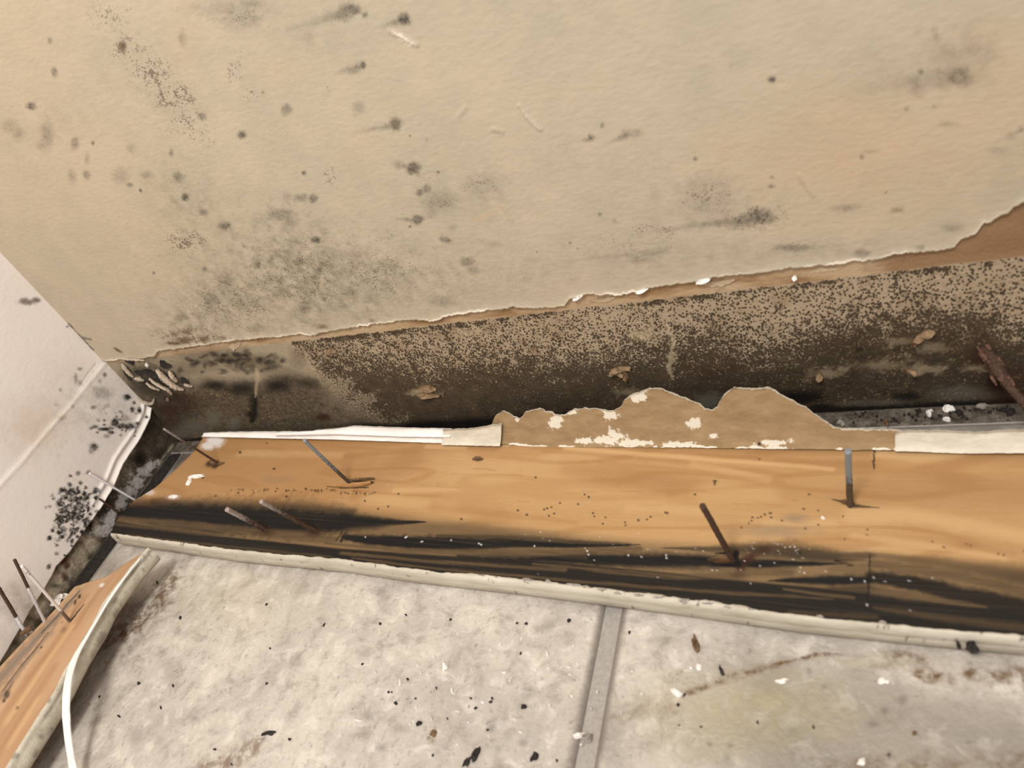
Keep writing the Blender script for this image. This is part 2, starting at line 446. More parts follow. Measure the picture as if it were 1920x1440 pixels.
H_MARK = 0.0905
xs = np.concatenate([np.arange(0, 0.63, 0.00075), np.arange(0.63, 0.951, 0.004)])
zs = np.arange(0.0006, 0.1345, 0.00075)
A, B = np.meshgrid(xs, zs, indexing='ij')
fb = lambda u, v: on_back(u, v)[[0, 2]]
k = Masks(A, B, fb, 1)
hrel = B / H_MARK
nn = fbm(A * 28, B * 40, 2); n2 = fbm(A * 90, B * 110, 3)
mark = H_MARK + 0.0012 * (fbm(A * 60, B * 0, 5) - 0.5)
k.m['kraft'] = sstep(-0.0006, 0.0010, B - mark + 0.0008 * (n2 - 0.5))
right = sstep(0.26, 0.44, A)
bw = 0.05 * sstep(0.070, 0.035, B)
dens = 0.51 + 0.38 * sstep(0.92, 0.28, hrel + 0.35 * (nn - 0.5)) - 0.02 * right
dens = dens + 0.10 * (1 - sstep(0.20, 0.34, A))
dens = dens + 0.22 * sstep(0.94, 0.985, hrel) * sstep(0.3, 0.62, fbm(A * 70, B * 0, 9))
k.m['dens'] = np.clip(dens, 0, 1.2) * (1 - k.m['kraft']) * sstep(0.183 - 0.5 * bw, 0.195 + bw, A + 0.25 * (B - 0.05) + (0.006 + bw) * (n2 - 0.5))
deep = sstep(0.54, 0.10, hrel + 0.55 * (nn - 0.5) - 0.16 * sstep(0.42, 0.52, A) + 0.16 * (1 - sstep(0.30, 0.46, A)))
k.m['deep'] = deep * 0.85
# left end near the corner: soft grey bloom above, dark brown below
leftz = 1 - sstep(0.178 - 0.5 * bw, 0.196 + bw, A + 0.25 * (B - 0.05) + (0.010 + bw) * (n2 - 0.5))
k.m['deep'] = np.maximum(k.m['deep'], leftz * sstep(0.80, 0.55, hrel + 0.4 * (nn - 0.5)))
k.m['cloud'] = leftz * (1 - k.m['kraft']) * 0.9
for a in [(395, 668, 70, 16, .55), (430, 672, 40, 12, .8), (480, 678, 40, 13, .75), (505, 690, 22, 9, .7), (560, 672, 16, 22, .45), (350, 690, 40, 18, .5), (380, 690, 50, 10, .4)]:
    k.blob('deep', *a, soft=0.8)
for a in [(290, 722, 60, 34, 1.), (335, 740, 40, 24, .9), (265, 700, 30, 20, .8), (360, 770, 60, 26, .8), (450, 775, 90, 22, .7)]: k.blob('deep', *a, soft=0.8)
for i in range(70):
    u = rng.normal(455, 55); v = rng.normal(676, 10) - 0.08 * (u - 455); k.blob('black', u, v, rng.uniform(3, 12), rng.uniform(2, 6), rng.uniform(.35, .85), ang=rng.uniform(-.5, .5), soft=0.8)
for a in [(285, 720, 40, 26, .6), (330, 765, 50, 20, .5), (300, 745, 26, 14, .6), (345, 716, 12, 8, .6)]: k.blob('black', *a, soft=0.9)
for a in [(405, 722, 26, 9, .9), (455, 726, 36, 13, .95), (520, 722, 26, 12, .9), (575, 718, 24, 10, .7), (475, 755, 7, 34, .8), (470, 776, 8, 7, 1.0), (330, 745, 20, 12, .7)]:
    k.blob('black', *a[:4], a[4] * 0.95, soft=0.9)
k.stroke('pale', [(480, 690, 1.5), (483, 708, 4), (480, 728, 2), (479, 745, 1)], 0.45, vert=True, wob=1.5, soft=0.8)
k.stroke('black', [(480, 745, 3), (477, 775, 5), (472, 790, 4)], 0.9, vert=True, wob=1.2, soft=.8)
for a in [(400, 785, 14, 14, .7), (438, 795, 10, 12, .8), (365, 800, 25, 12, .6), (340, 812, 20, 10, .6)]: k.blob('grey', *a, soft=0.8)
for a in [(318, 768, 22, 12, .7), (345, 752, 24, 16, .55), (605, 782, 12, 6, .9), (320, 790, 20, 14, .5)]: k.blob('rust', *a, soft=0.7)
# black line of growth at the foot of the wall
fol = sstep(0.0135, 0.0065, B + 0.006 * (nn - 0.5)) * sstep(0.15, 0.2, A) * (1 - sstep(0.42, 0.47, A))
k.m['black'] = np.maximum(k.get('black'), 0.95 * fol)
k.m['black'] = np.maximum(k.m['black'], 0.9 * sstep(0.0055, 0.0030, B + 0.002 * (n2 - 0.5)))
for a in [(1500, 745, 40, 12, .95), (1540, 765, 30, 9, .9), (1868, 715, 22, 17, 1.0), (1700, 745, 24, 9, .85), (1335, 760, 30, 14, .7), (1610, 655, 8, 5, .6), (1885, 760, 20, 10, .7)]: k.blob('black', *a, soft=0.6)
for a in [(1330, 752, 26, 14, .8), (1800, 738, 50, 12, .55), (1640, 755, 70, 6, .45), (1850, 742, 30, 8, .45)]: k.blob('grey', *a, soft=0.7)
for a in [(1885, 735, 40, 40, .65), (1838, 668, 22, 26, .55), (1330, 690, 40, 20, .3)]: k.blob('rust', *a, soft=0.9)
k.stroke('pale', [(1252, 610, 3), (1262, 640, 3), (1258, 670, 3), (1254, 690, 3), (1262, 712, 2)], 0.5, wob=2.6, vert=True)
k.stroke('pale', [(565, 648, 1.5), (585, 690, 1.5), (605, 720, 1)], 0.3, wob=2.5)
for a in [(1205, 628, 20, 8, .6), (890, 622, 30, 4, .45), (870, 625, 22, 5, .4), (790, 735, 22, 5, .5), (1180, 735, 26, 6, .3)]: k.blob('pale', *a, soft=0.9, wob=2.5)
for a in [(1545, 700, 26, 7, .45), (1580, 692, 12, 5, .4), (1650, 685, 40, 8, .35), (1730, 692, 30, 7, .5), (1825, 690, 24, 5, .35), (1690, 640, 30, 6, .3), (1745, 650, 26, 8, .35), (1720, 700, 12, 4, .6)]:
    k.blob('pale', *a[:4], a[4] * 0.75, soft=0.9, wob=3.0)
for a in [(1750, 650, 40, 10, .35)]: k.blob('rust', *a, soft=0.9)
Pb = np.stack([A, 0.0 * A + 0.0002 * (n2 - 0.5) + 0.0010 * (fbm(A * 25, B * 6, 8) - 0.5), B], -1)
kr = on_back(1650, 480)[0]; k.m['kraftdark'] = k.m['kraft'] * sstep(kr - .006, kr + .006, A + 0.004 * (nn - .5)) * 0.85
grid_obj('exposed_drywall', Pb, MAT['band'], wall_back, flip=False,
         attrs=k.attrs(['kraft', 'kraftdark', 'cloud', 'dens', 'deep', 'black', 'grey', 'rust', 'pale']))

# painted layer, torn along its lower edge
edge_px = [(225, 672), (250, 672), (267, 670), (292, 665), (300, 656), (345, 650), (405, 641), (475, 633), (520, 629), (562, 624), (587, 626), (650, 612),
           (757, 598), (826, 598), (833, 591), (880, 583), (960, 574), (1033, 574), (1060, 568), (1070, 557), (1107, 548), (1160, 550), (1207, 543), (1213, 537),
           (1260, 530), (1300, 527), (1335, 520), (1360, 515), (1413, 510), (1480, 498), (1567, 492), (1633, 483), (1673, 475), (1747, 467), (1787, 462), (1800, 447),
           (1827, 437), (1843, 417), (1863, 410), (1890, 393), (1900, 383), (1918, 375), (1990, 340), (2110, 318), (2300, 330)]
ew = np.array([on_back(u, v)[[0, 2]] for u, v in edge_px])
ew = np.concatenate([[(0.0, ew[0, 1])], ew, [(0.96, ew[-1, 1])]])
xs = np.concatenate([np.arange(0.0, 0.62, 0.0008), np.arange(0.62, 0.951, 0.005)])
ez = np.interp(xs, ew[:, 0], ew[:, 1]) + 0.0022 * (fbm(xs * 240, xs * 0, 21, 3) - 0.5) + 0.0008 * (rng.random(len(xs)) - 0.5)
rows = np.concatenate([np.arange(0, 12) * 0.0006, 0.0072 + np.arange(0, 262) * 0.0009])
rows = np.concatenate([rows, np.linspace(rows[-1] + 0.004, 0.52, 45)])
n, m_ = len(xs), len(rows)
A = np.repeat(xs[:, None], m_, 1)
B = np.minimum(ez[:, None] + rows[None], 0.62)
k = Masks(A, B, fb, 11)
SPOTS = [(96, 75, 4, 5, .6), (104, 134, 6, 9, .65), (60, 198, 9, 7, .75), (20, 236, 12, 9, .3), (35, 250, 9, 9, .35), (90, 250, 10, 20, .4), (142, 267, 7, 11, .5),
         (176, 267, 3, 3, .8), (80, 272, 7, 6, .35), (137, 330, 6, 9, .35), (164, 327, 7, 9, .5), (165, 297, 4, 7, .35), (226, 330, 13, 11, .28), (275, 327, 9, 5, .4),
         (245, 345, 6, 4, .6), (265, 356, 3, 3, .9), (247, 276, 7, 6, .32), (232, 85, 8, 8, .5), (380, 217, 8, 7, .6), (455, 252, 9, 7, .85), (538, 205, 9, 10, .55),
         (323, 285, 4, 6, .6), (336, 330, 9, 9, .5), (348, 368, 7, 7, .9), (383, 397, 9, 6, .5), (424, 422, 9, 8, .7), (595, 448, 8, 6, .85), (571, 323, 4, 4, .9),
         (588, 372, 8, 7, .7), (565, 370, 14, 8, .5), (540, 368, 8, 8, .28), (527, 402, 26, 11, .5), (548, 415, 14, 9, .3), (455, 35, 30, 14, .22), (430, 15, 60, 12, .22), (475, 5, 18, 7, .4),
         (345, 70, 5, 12, .25), (580, 70, 10, 14, .2),
         (663, 17, 17, 9, .85), (686, 27, 6, 5, .8), (757, 35, 12, 11, 1.0), (682, 121, 6, 7, .95), (674, 200, 9, 9, .4), (743, 230, 10, 11, .8), (769, 252, 2, 2, 1), (801, 260, 2, 2, .7),
         (775, 314, 13, 11, .75), (748, 308, 6, 6, .4), (822, 321, 3, 2, .9), (801, 353, 8, 8, .6), (789, 359, 7, 7, .7), (825, 375, 24, 13, .35), (812, 398, 12, 10, .28), (910, 350, 30, 16, .22),
         (783, 411, 10, 9, .8), (770, 423, 3, 2, .9), (832, 447, 9, 6, .5), (841, 450, 4, 4, .7), (850, 425, 6, 4, .3), (1108, 256, 6, 5, .7), (1130, 233, 4, 4, .55), (1185, 248, 17, 6, .4),
         (1070, 453, 3, 2, .9), (1008, 470, 2, 2, .9), (1125, 400, 4, 3, .6), (1153, 413, 3, 3, .4), (1084, 463, 2, 2, .7), (877, 489, 12, 9, .55), (886, 504, 8, 6, .35), (1198, 485, 16, 6, .4),
         (830, 563, 16, 7, .4), (647, 572, 6, 4, .4), (925, 455, 14, 5, .2),
         (1448, 148, 6, 5, 1.0), (1726, 133, 5, 5, .75), (1797, 143, 24, 16, .6), (1765, 145, 34, 14, .35), (1717, 156, 16, 14, .4), (1825, 95, 30, 18, .25), (1770, 95, 30, 14, .2), (1750, 55, 6, 4, .3),
         (1720, 58, 6, 4, .2), (1755, 68, 5, 6, .3), (1700, 203, 4, 3, .7), (1752, 198, 5, 2, .6), (1775, 231, 13, 4, .35), (1615, 293, 4, 3, .9), (1633, 282, 14, 3, .25), (1304, 297, 3, 3, 1.0), (1447, 348, 7, 3, .75),
         (1448, 331, 4, 2, .75), (1425, 405, 27, 13, .75), (1400, 410, 22, 10, .5), (1330, 372, 40, 30, .2), (1585, 388, 22, 5, .42), (1487, 463, 34, 6, .5), (1616, 472, 15, 7, .55), (1725, 462, 8, 5, .55),
         (1785, 425, 16, 7, .35), (1870, 280, 18, 7, .25), (1895, 253, 10, 6, .25), (1912, 241, 7, 4, .65), (1661, 358, 2, 2, .8), (1370, 122, 2, 2, .5), (1542, 158, 2, 1, .8), (1428, 178, 2, 1, .6),
         (290, 510, 3, 3, .8), (485, 496, 5, 6, .55), (385, 503, 4, 4, .6), (425, 522, 14, 13, .38), (600, 504, 5, 4, .6), (545, 470, 14, 5, .3), (560, 490, 8, 5, .35), (586, 528, 16, 5, .3),
         (398, 560, 14, 14, .42), (463, 566, 14, 9, .32), (570, 576, 12, 8, .38), (485, 614, 14, 6, .35), (340, 595, 10, 6, .35), (512, 482, 4, 4, .5), (610, 560, 4, 3, .5), (430, 545, 20, 8, .25),
         (700, 500, 30, 10, .15), (690, 545, 30, 12, .15), (740, 520, 30, 10, .15), (655, 480, 24, 10, .2)]
for a in SPOTS:
    if a[4] < 0.45: k.blob('spot', a[0], a[1], a[2] * 1.15, a[3] * 1.15, a[4], soft=0.85)
    else: k.blob('spot', a[0], a[1], a[2], a[3], a[4] * 0.95, soft=0.5)
TAILS = [[(655, 18, 11), (610, 36, 7), (540, 55, 5)], [(745, 40, 6), (715, 50, 3)], [(675, 124, 5), (650, 131, 5), (628, 138, 3)], [(735, 236, 4), (700, 240, 3), (665, 248, 3)],
         [(775, 411, 3), (735, 408, 1.5)], [(1400, 412, 10), (1320, 418, 6), (1200, 435, 5)], [(1780, 150, 12), (1680, 155, 12), (1580, 178, 6)], [(1175, 252, 5), (1140, 266, 3)], [(1100, 260, 2.5), (1088, 261, 1.5)],
         [(1250, 470, 5), (1150, 478, 5), (1040, 490, 4)], [(760, 310, 4), (735, 305, 3)]]
for i, tl in enumerate(TAILS):      # smears fade towards their tails
    tl = np.array(tl, float); st = 0.6 if i not in (6, 9) else 0.3
    tq = np.linspace(0, len(tl) - 1, 9)
    pq = np.stack([np.interp(tq, np.arange(len(tl)), tl[:, c]) for c in range(3)], 1)
    for j in range(8): k.stroke('spot', [pq[j], pq[j + 1]], st * (1 - j / 8.5), soft=0.95, wob=1.4)
# faint smears and speckled patches
for a in [(205, 30, 40, 24, .8), (245, 90, 40, 26, .9), (285, 135, 42, 26, 1), (325, 180, 42, 26, 1), (355, 225, 40, 24, .7), (330, 240, 24, 20, .6), (335, 330, 26, 26, .5), (350, 455, 40, 22, 1.0), (450, 30, 50, 26, .5),
          (440, 130, 20, 40, .6), (480, 175, 30, 14, .7), (620, 325, 12, 26, .7), (612, 170, 8, 18, .7), (375, 255, 50, 40, .5), (725, 440, 40, 16, .5), (540, 250, 20, 14, .4), (580, 240, 30, 16, .3),
          (1235, 430, 50, 22, .6), (1320, 365, 60, 34, .65), (1420, 405, 60, 24, .7), (900, 350, 50, 24, .45), (1060, 280, 70, 16, .35), (1360, 270, 60, 24, .25), (1180, 455, 90, 24, .45), (1000, 520, 160, 24, .35),
          (700, 520, 120, 60, .6), (560, 520, 110, 70, .7), (440, 570, 110, 50, .7), (360, 630, 70, 20, 1.0), (790, 330, 40, 16, .5), (830, 380, 40, 20, .5), (340, 40, 20, 50, .15), (1330, 390, 70, 30, .4), (1500, 462, 60, 10, .5),
          (850, 560, 160, 20, .3)]:
    k.blob('speck', *a, soft=0.9)
for a in [(470, 560, 170, 80, .75), (560, 480, 90, 60, .55), (650, 540, 130, 60, .45), (360, 610, 60, 40, .45), (820, 520, 150, 50, .32), (1050, 500, 220, 40, .28), (420, 420, 90, 50, .35), (260, 110, 60, 50, .30), (330, 190, 60, 40, .32),
          (450, 25, 70, 30, .4), (120, 220, 60, 40, .25), (870, 370, 110, 40, .3), (1300, 390, 120, 45, .35), (1700, 130, 150, 60, .28), (1830, 100, 60, 50, .3), (1500, 470, 300, 24, .4), (590, 70, 60, 30, .25), (320, 340, 70, 50, .3),
          (980, 300, 120, 40, .12), (1250, 300, 200, 60, .12), (1800, 330, 120, 50, .16), (340, 380, 40, 40, .3)]:
    k.blob('grime', *a, soft=1.0, add=True)
for a in [(1700, 250, 260, 80, .42), (1580, 240, 120, 60, .25), (1870, 120, 90, 80, .38), (1620, 330, 200, 40, .3), (1400, 330, 120, 50, .2), (1550, 420, 160, 30, .25), (345, 70, 26, 60, .22), (130, 320, 130, 90, .22), (40, 60, 90, 140, .22), (520, 130, 40, 20, .18),
          (1370, 265, 60, 30, .18), (1700, 390, 160, 24, .2), (300, 460, 120, 70, .15), (680, 280, 40, 30, .15), (1640, 350, 26, 16, .2)]:
    k.blob('tan', *a, soft=1.0, add=True)
k.blob('brown', 232, 86, 7, 8, .6); k.blob('brown', 222, 655, 9, 2.5, .9, ang=0.5); k.blob('brown', 1683, 392, 12, 4, .45); k.blob('brown', 743, 232, 8, 9, .35); k.blob('brown', 775, 316, 10, 9, .3); k.blob('brown', 341, 70, 4, 8, .25)
for a in [(330, 642, 16, 3, .9), (350, 636, 16, 5, .8), (385, 634, 8, 5, .8), (420, 632, 6, 4, .6), (330, 625, 8, 4, .6), (352, 620, 10, 6, .5), (605, 611, 10, 4, .7), (700, 600, 6, 3, .4)]: k.blob('brown', *a, soft=0.8)
k.stroke('spot', [(131, 607, 3), (140, 620, 4), (152, 632, 5), (165, 646, 4), (174, 653, 3)], 0.85, vert=True)
k.stroke('spot', [(150, 631, 3), (172, 635, 1.5)], 0.7)
k.stroke('tan', [(892, 412, 4), (925, 396, 3), (945, 386, 2)], 0.6); k.stroke('tan', [(945, 386, 1.5), (960, 412, 1.5)], 0.35, vert=True)
k.stroke('tan', [(1422, 376, 6), (1465, 350, 5), (1498, 326, 3)], 0.45); k.stroke('tan', [(1498, 326, 2), (1525, 365, 2)], 0.7, vert=True)
k.stroke('pale', [(733, 57, 1.2), (752, 66, 2), (770, 78, 2), (782, 83, 1)], 0.85, wob=1.2); k.stroke('pale', [(745, 70, 1), (770, 85, 1.5)], 0.5)
k.stroke('ridge', [(733, 57, 4), (755, 68, 5), (782, 83, 4)], 0.8, vert=True, soft=.9, wob=.2)
k.stroke('ridge', [(975, 197, 4), (990, 218, 4.5), (1014, 241, 4)], 0.7, vert=True, soft=.9, wob=.2)
k.stroke('pale', [(977, 200, 0.8), (992, 221, 1.0), (1014, 242, 0.8)], 0.35, vert=True)
k.stroke('ridge', [(925, 240, 4), (943, 245, 4)], 0.6, soft=.9, wob=.2); k.stroke('ridge', [(860, 216, 4), (874, 200, 4)], 0.4, soft=.9, wob=.2)
k.stroke('ridge', [(945, 386, 4), (960, 412, 4)], 0.4, vert=True, soft=.9, wob=.2); k.stroke('ridge', [(1498, 326, 4), (1525, 365, 4)], 0.6, vert=True, soft=.9, wob=.2)
# worn white rim along the tear
dist = B - ez[:, None]
rim = 0.75 * sstep(0.0015, 0.0002, dist + 0.0030 * (fbm(A * 90, B * 90, 31) - 0.5)) * sstep(0.4, 0.62, fbm(A * 60, B * 0, 33))
k.m['pale'] = np.maximum(k.get('pale'), rim)
Y = -0.0009 - 0.0016 * np.exp(-dist / 0.0016) * fbm(A * 120, B * 0, 35) - 0.0007 * (fbm(A * 12, B * 12, 36) - 0.5)
Y = np.minimum(Y, -0.0004)
P = np.stack([A, Y, B], -1)
rimrow = P[:, :1].copy(); rimrow[:, :, 1] = 0.0006; rimrow[:, :, 2] += 0.0004     # the thickness of the torn edge
P = np.concatenate([rimrow, P], 1)
at = k.attrs(['tan', 'grime', 'speck', 'spot', 'brown', 'pale', 'ridge'])
at = {q: np.concatenate([a[:, :1], a], 1) for q, a in at.items()}
grid_obj('paint_layer', P, MAT['paint_back'], wall_back, attrs=at)

# scraps of surface paper still stuck between the tear and the mark of the old baseboard
def wall_scrap(name, u, v, ru, rv, mat, ang=0.0, lift=0.0012, seed=0, parent=wall_back, on=on_back, nrm=(0, -1, 0), nu=9, nv=5, curl=0.002):
    r_ = np.random.default_rng(seed)
    c = on(u, v); ca, sa = math.cos(ang), math.sin(ang)
    e1 = on(u + ru * ca, v + ru * sa) - c; e2 = on(u - rv * sa, v + rv * ca) - c
    s = np.linspace(-1, 1, nu); t = np.linspace(-1, 1, nv)
    S, T = np.meshgrid(s, t, indexing='ij')
    w = 1 - 0.8 * np.abs(S) ** 2.5
    j = r_.random(S.shape) - 0.5; bend = r_.uniform(-.5, .5)
    T2 = T * w * (1 + 0.5 * (r_.random((nu, 1)) - .5)) + 0.12 * j + 1.6 * bend * S * S; S2 = S + 0.10 * (r_.random(S.shape) - 0.5)
    P = c + S2[..., None] * e1 + T2[..., None] * e2 + np.array(nrm, float) * (lift + curl * (0.5 + 0.5 * T[..., None]) ** 2 * (0.6 + 0.4 * np.sin(S * 3 + seed))[..., None])
    return sheet(name, P, np.array(nrm, float) * -0.0003, mat, parent, smooth=True)
for i, a in enumerate([(1130, 562, 24, 4, -.12), (1345, 531, 34, 5, -.13), (1545, 504, 30, 4, -.1), (440, 648, 12, 7, -.2)]):
    wall_scrap('paper_scrap', a[0], a[1], a[2], a[3], MAT['scrap'], a[4], 0.0003, 50 + i, curl=0.0003, nu=15)
for i, a in enumerate([(1318, 522, 14, 4, -.3), (1490, 516, 5, 4, 0.2), (1205, 541, 12, 2.5, -.3), (1085, 554, 10, 2.5, -.4)]):
    wall_scrap('paint_flake', a[0], a[1], a[2], a[3], MAT['flake_white'], a[4], 0.0018, 70 + i, curl=0.0015)
# curled flakes in the corner
def wall_ribbon(name, pts, lift, mat, seed=0):
    """curled strip of loosened paint on the back wall: pts = (u, v, half width)"""
    p = np.array(pts, float); tq = np.linspace(0, len(p) - 1, 6 * len(p))
    u, v, w = [np.interp(tq, np.arange(len(p)), p[:, c]) for c in range(3)]
    for _ in range(4):
        for q in (u, v): q[1:-1] = (q[:-2] + 2 * q[1:-1] + q[2:]) / 4
    du, dv = np.gradient(u), np.gradient(v); L = np.hypot(du, dv) + 1e-6
    rs = np.random.default_rng(seed); end = np.sin(np.linspace(.12, math.pi - .12, len(u))) ** .4
    P = []
    for j in range(len(u)):
        ww = w[j] * end[j] * (1 + .5 * (rs.random() - .5)); row = []
        for q in (-1, -.35, .35, 1):
            c = on_back(u[j] - dv[j] / L[j] * ww * q, v[j] + du[j] / L[j] * ww * q)
            c[1] = -lift * (0.35 + 0.65 * math.sin(math.pi * j / (len(u) - 1))) - 0.0016 * (1 - q * q) * (0.5 + 0.5 * vnoise(j * .5, seed))
            row.append(c)
        P.append(row)
    return sheet(name, np.array(P), np.array([0, 0.0004, 0]), MAT[mat], wall_back)
for i, (pts, lf, mt) in enumerate([([(229, 679, 3), (240, 692, 4), (251, 705, 3)], .0020, 'flake_corner'), ([(253, 708, 3), (262, 708, 4), (271, 713, 3)], .0016, 'flake_corner'),
        ([(294, 691, 5), (306, 701, 6), (320, 712, 5), (334, 724, 5), (346, 729, 3)], .0030, 'flake_corner'), ([(318, 693, 3), (326, 702, 4), (334, 714, 4)], .0026, 'flake_corner'),
        ([(281, 707, 1.6), (298, 717, 2.4), (318, 726, 2.4), (324, 737, 2)], .0028, 'flake_corner'), ([(275, 716, 1.2), (287, 722, 1.8), (300, 730, 1.4)], .0020, 'flake_corner'),
        ([(261, 744, 1.6), (274, 751, 2.6), (289, 753, 2.6), (291, 744, 2)], .0030, 'flake_corner'), ([(274, 680, 2), (280, 686, 3)], .0012, 'flake_white'), ([(314, 744, 2), (319, 750, 3)], .0016, 'torn'),
        ([(346, 718, 1.6), (354, 720, 2), (362, 723, 1)], .0016, 'flake_corner'), ([(228, 672, 2), (250, 671, 3), (272, 674, 2)], .0012, 'flake_corner')]):
    wall_ribbon('paint_flake', pts, lf, mt, 200 + i)
# dark sheets painted as the shade in hollows behind the corner flakes
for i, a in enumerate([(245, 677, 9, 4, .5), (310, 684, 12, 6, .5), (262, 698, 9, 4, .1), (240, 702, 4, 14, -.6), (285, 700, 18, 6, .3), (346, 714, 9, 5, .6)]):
    wall_scrap('hollow_shade', a[0], a[1], a[2], a[3], MAT['crumb_dark'], a[4], 0.0008, 120 + i, curl=0.0003)
# paper torn up around old nail holes
for i, (u, v, ru, rv, an) in enumerate([(803, 724, 16, 5, .1), (805, 738, 20, 4, .05), (1164, 688, 19, 5, -.12), (1156, 696, 14, 5, .1), (1172, 700, 9, 5, 1.0), (1733, 622, 20, 5, -.35), (1722, 632, 14, 3, -.4), (1712, 640, 8, 5, 1.2),
                                        (623, 655, 9, 4, .1), (1003, 651, 6, 5, .4), (1708, 694, 10, 3, .2), (1535, 702, 8, 6, .9)]):
    wall_scrap('torn_paper', u, v, ru, rv, MAT['chip_brown'] if i in (4, 7) else MAT['torn'], an, 0.0010, 140 + i, curl=0.0028)

# ------------------------------------------------------------------ the left wall
V, Fq = box_geo((-0.0125, -0.75, -0.02), (-0.0012, 0.0012, 0.62))
wall_left = tag(obj('wall_left', V, Fq, MAT['core'], smooth=False), 'off-white left wall with peeling paint above its foot', kind='structure')
fl = lambda u, v: on_left(u, v)[[1, 2]]
ys = np.arange(-0.30, 0.0003, 0.0008); zs = np.concatenate([np.arange(0.0008, 0.050, 0.0008), [0.06, 0.08, 0.1]])
A, B = np.meshgrid(ys, zs, indexing='ij')
k = Masks(A, B, fl, 21)
nn = fbm(A * 60, B * 60, 41)
for a in [(225, 868, 14, 26, 1.), (243, 845, 10, 10, .9), (213, 900, 14, 14, .9), (236, 888, 14, 16, .8)]: k.blob('tex', *a, soft=0.7)
for a in [(258, 905, 12, 12, 1), (270, 885, 14, 10, 1), (282, 872, 12, 7, 1), (245, 920, 12, 10, 1), (228, 944, 12, 10, 1), (232, 930, 9, 10, 1), (203, 975, 12, 12, 1), (195, 992, 14, 10, 1), (210, 965, 8, 8, 1), (187, 1000, 10, 7, .8), (297, 866, 6, 4, 1)]: k.blob('white', *a, soft=0.3, wob=3.0)
for a in [(172, 1020, 14, 14, .9), (150, 1045, 14, 18, .8), (130, 1068, 18, 18, .9), (160, 1058, 14, 10, .8), (110, 1090, 18, 18, .9), (95, 1110, 18, 16, .9), (70, 1140, 24, 18, .9), (40, 1180, 26, 22, .8), (180, 985, 6, 14, .6), (155, 1010, 8, 6, .6), (10, 1230, 30, 24, .8)]: k.blob('cream', *a, soft=0.6)
for a in [(118, 1048, 10, 12, 1), (125, 1060, 6, 8, .8), (120, 1080, 5, 10, .7), (186, 1010, 5, 6, .6)]: k.blob('rust', *a, soft=0.5)
for a in [(265, 862, 10, 12, .9), (283, 800, 16, 8, .4), (190, 965, 8, 12, .6), (105, 1098, 6, 4, .8), (125, 1085, 5, 6, .7), (170, 985, 6, 8, .6), (300, 850, 12, 10, .5), (205, 940, 10, 8, .5)]: k.blob('black', *a, soft=0.8)
k.m['black'] = np.maximum(k.m['black'], 0.5 * sstep(0.62, 0.75, fbm(A * 160, B * 160, 44)) * k.get('cream'))
for a in [(320, 840, 9, 3, .9, -.9), (308, 855, 9, 2.5, .9, -.9), (300, 867, 8, 2.5, .8, -.9)]: k.blob('cream', *a[:5], ang=a[5], soft=0.5)
P = np.stack([0.0 * A + 0.0016 * (nn - 0.6), A, B], -1)
grid_obj('exposed_plaster', P, MAT['plaster'], wall_left, flip=True, attrs=k.attrs(['tex', 'white', 'cream', 'rust', 'black']))

lp = [(274, 768), (273, 785), (262, 808), (250, 830), (232, 855), (217, 880), (208, 905), (200, 920), (175, 965), (150, 1000), (128, 1032), (110, 1052), (103, 1060), (92, 1080), (80, 1102), (55, 1142), (0, 1236), (-60, 1330)]
lw = np.array([on_left(*q)[[1, 2]] for q in lp])[::-1]
lw[-1, 0] = 0.0
lw = np.concatenate([[(-0.75, 0.006)], lw])
ys = np.concatenate([np.linspace(-0.75, -0.33, 20)[:-1], np.arange(-0.33, 0.0001, 0.0011)])
ez = np.interp(ys, lw[:, 0], lw[:, 1]) + 0.0012 * (fbm(ys * 200, ys * 0, 51, 3) - 0.5)
rows = np.concatenate([np.arange(0, 16) * 0.0006, 0.0096 + np.arange(0, 220) * 0.0011]); rows = np.concatenate([rows, np.linspace(rows[-1] + .004, 0.6, 40)])
A = np.repeat(ys[:, None], len(rows), 1); B = np.minimum(ez[:, None] + rows[None], 0.62)
k = Masks(A, B, fl, 31)
for a in [(235, 745, 7, 5, 1.0), (248, 755, 3, 3, .9), (245, 768, 4, 5, .9), (258, 770, 4, 5, 1), (190, 738, 16, 10, .35), (178, 733, 7, 9, .3), (193, 703, 4, 4, .7), (184, 715, 4, 4, .4), (172, 764, 5, 4, .6), (196, 762, 6, 4, .3), (222, 772, 3, 3, .6),
          (213, 792, 6, 9, .9), (224, 799, 8, 5, .9), (240, 800, 12, 6, .9), (252, 795, 6, 4, .8), (230, 785, 10, 6, .4), (192, 805, 12, 3.5, .95), (205, 811, 6, 3, .95), (175, 800, 6, 4, .7), (168, 803, 4, 3, .7), (181, 788, 4, 4, .5), (197, 818, 5, 4, .6),
          (173, 838, 8, 7, .8), (169, 845, 6, 6, .5), (140, 710, 3, 10, .5), (148, 692, 5, 3, .5), (148, 718, 4, 5, .4), (111, 730, 2, 3, .6), (113, 784, 7, 5, .3), (124, 613, 2, 2, .7), (132, 762, 3, 3, .35), (105, 760, 5, 3, .25)]:
    k.blob('spot', *a[:4], a[4] * 1.3, soft=0.6)
k.blob('brown', 43, 565, 8, 6, .6); k.blob('brown', 52, 567, 9, 4, .6); k.blob('brown', 65, 563, 7, 5, .6); k.blob('spot', 48, 566, 14, 5, .6); k.blob('spot', 66, 564, 7, 4, .6)
for a in [(130, 930, 16, 20, 1.), (125, 955, 22, 22, 1.0), (140, 975, 16, 22, 1.0), (110, 990, 12, 20, .8), (150, 930, 26, 12, .5), (155, 960, 16, 24, .5), (135, 905, 22, 12, .4), (120, 1010, 22, 10, .5), (125, 975, 10, 14, 1.0)]: k.blob('speck', *a, soft=0.7)
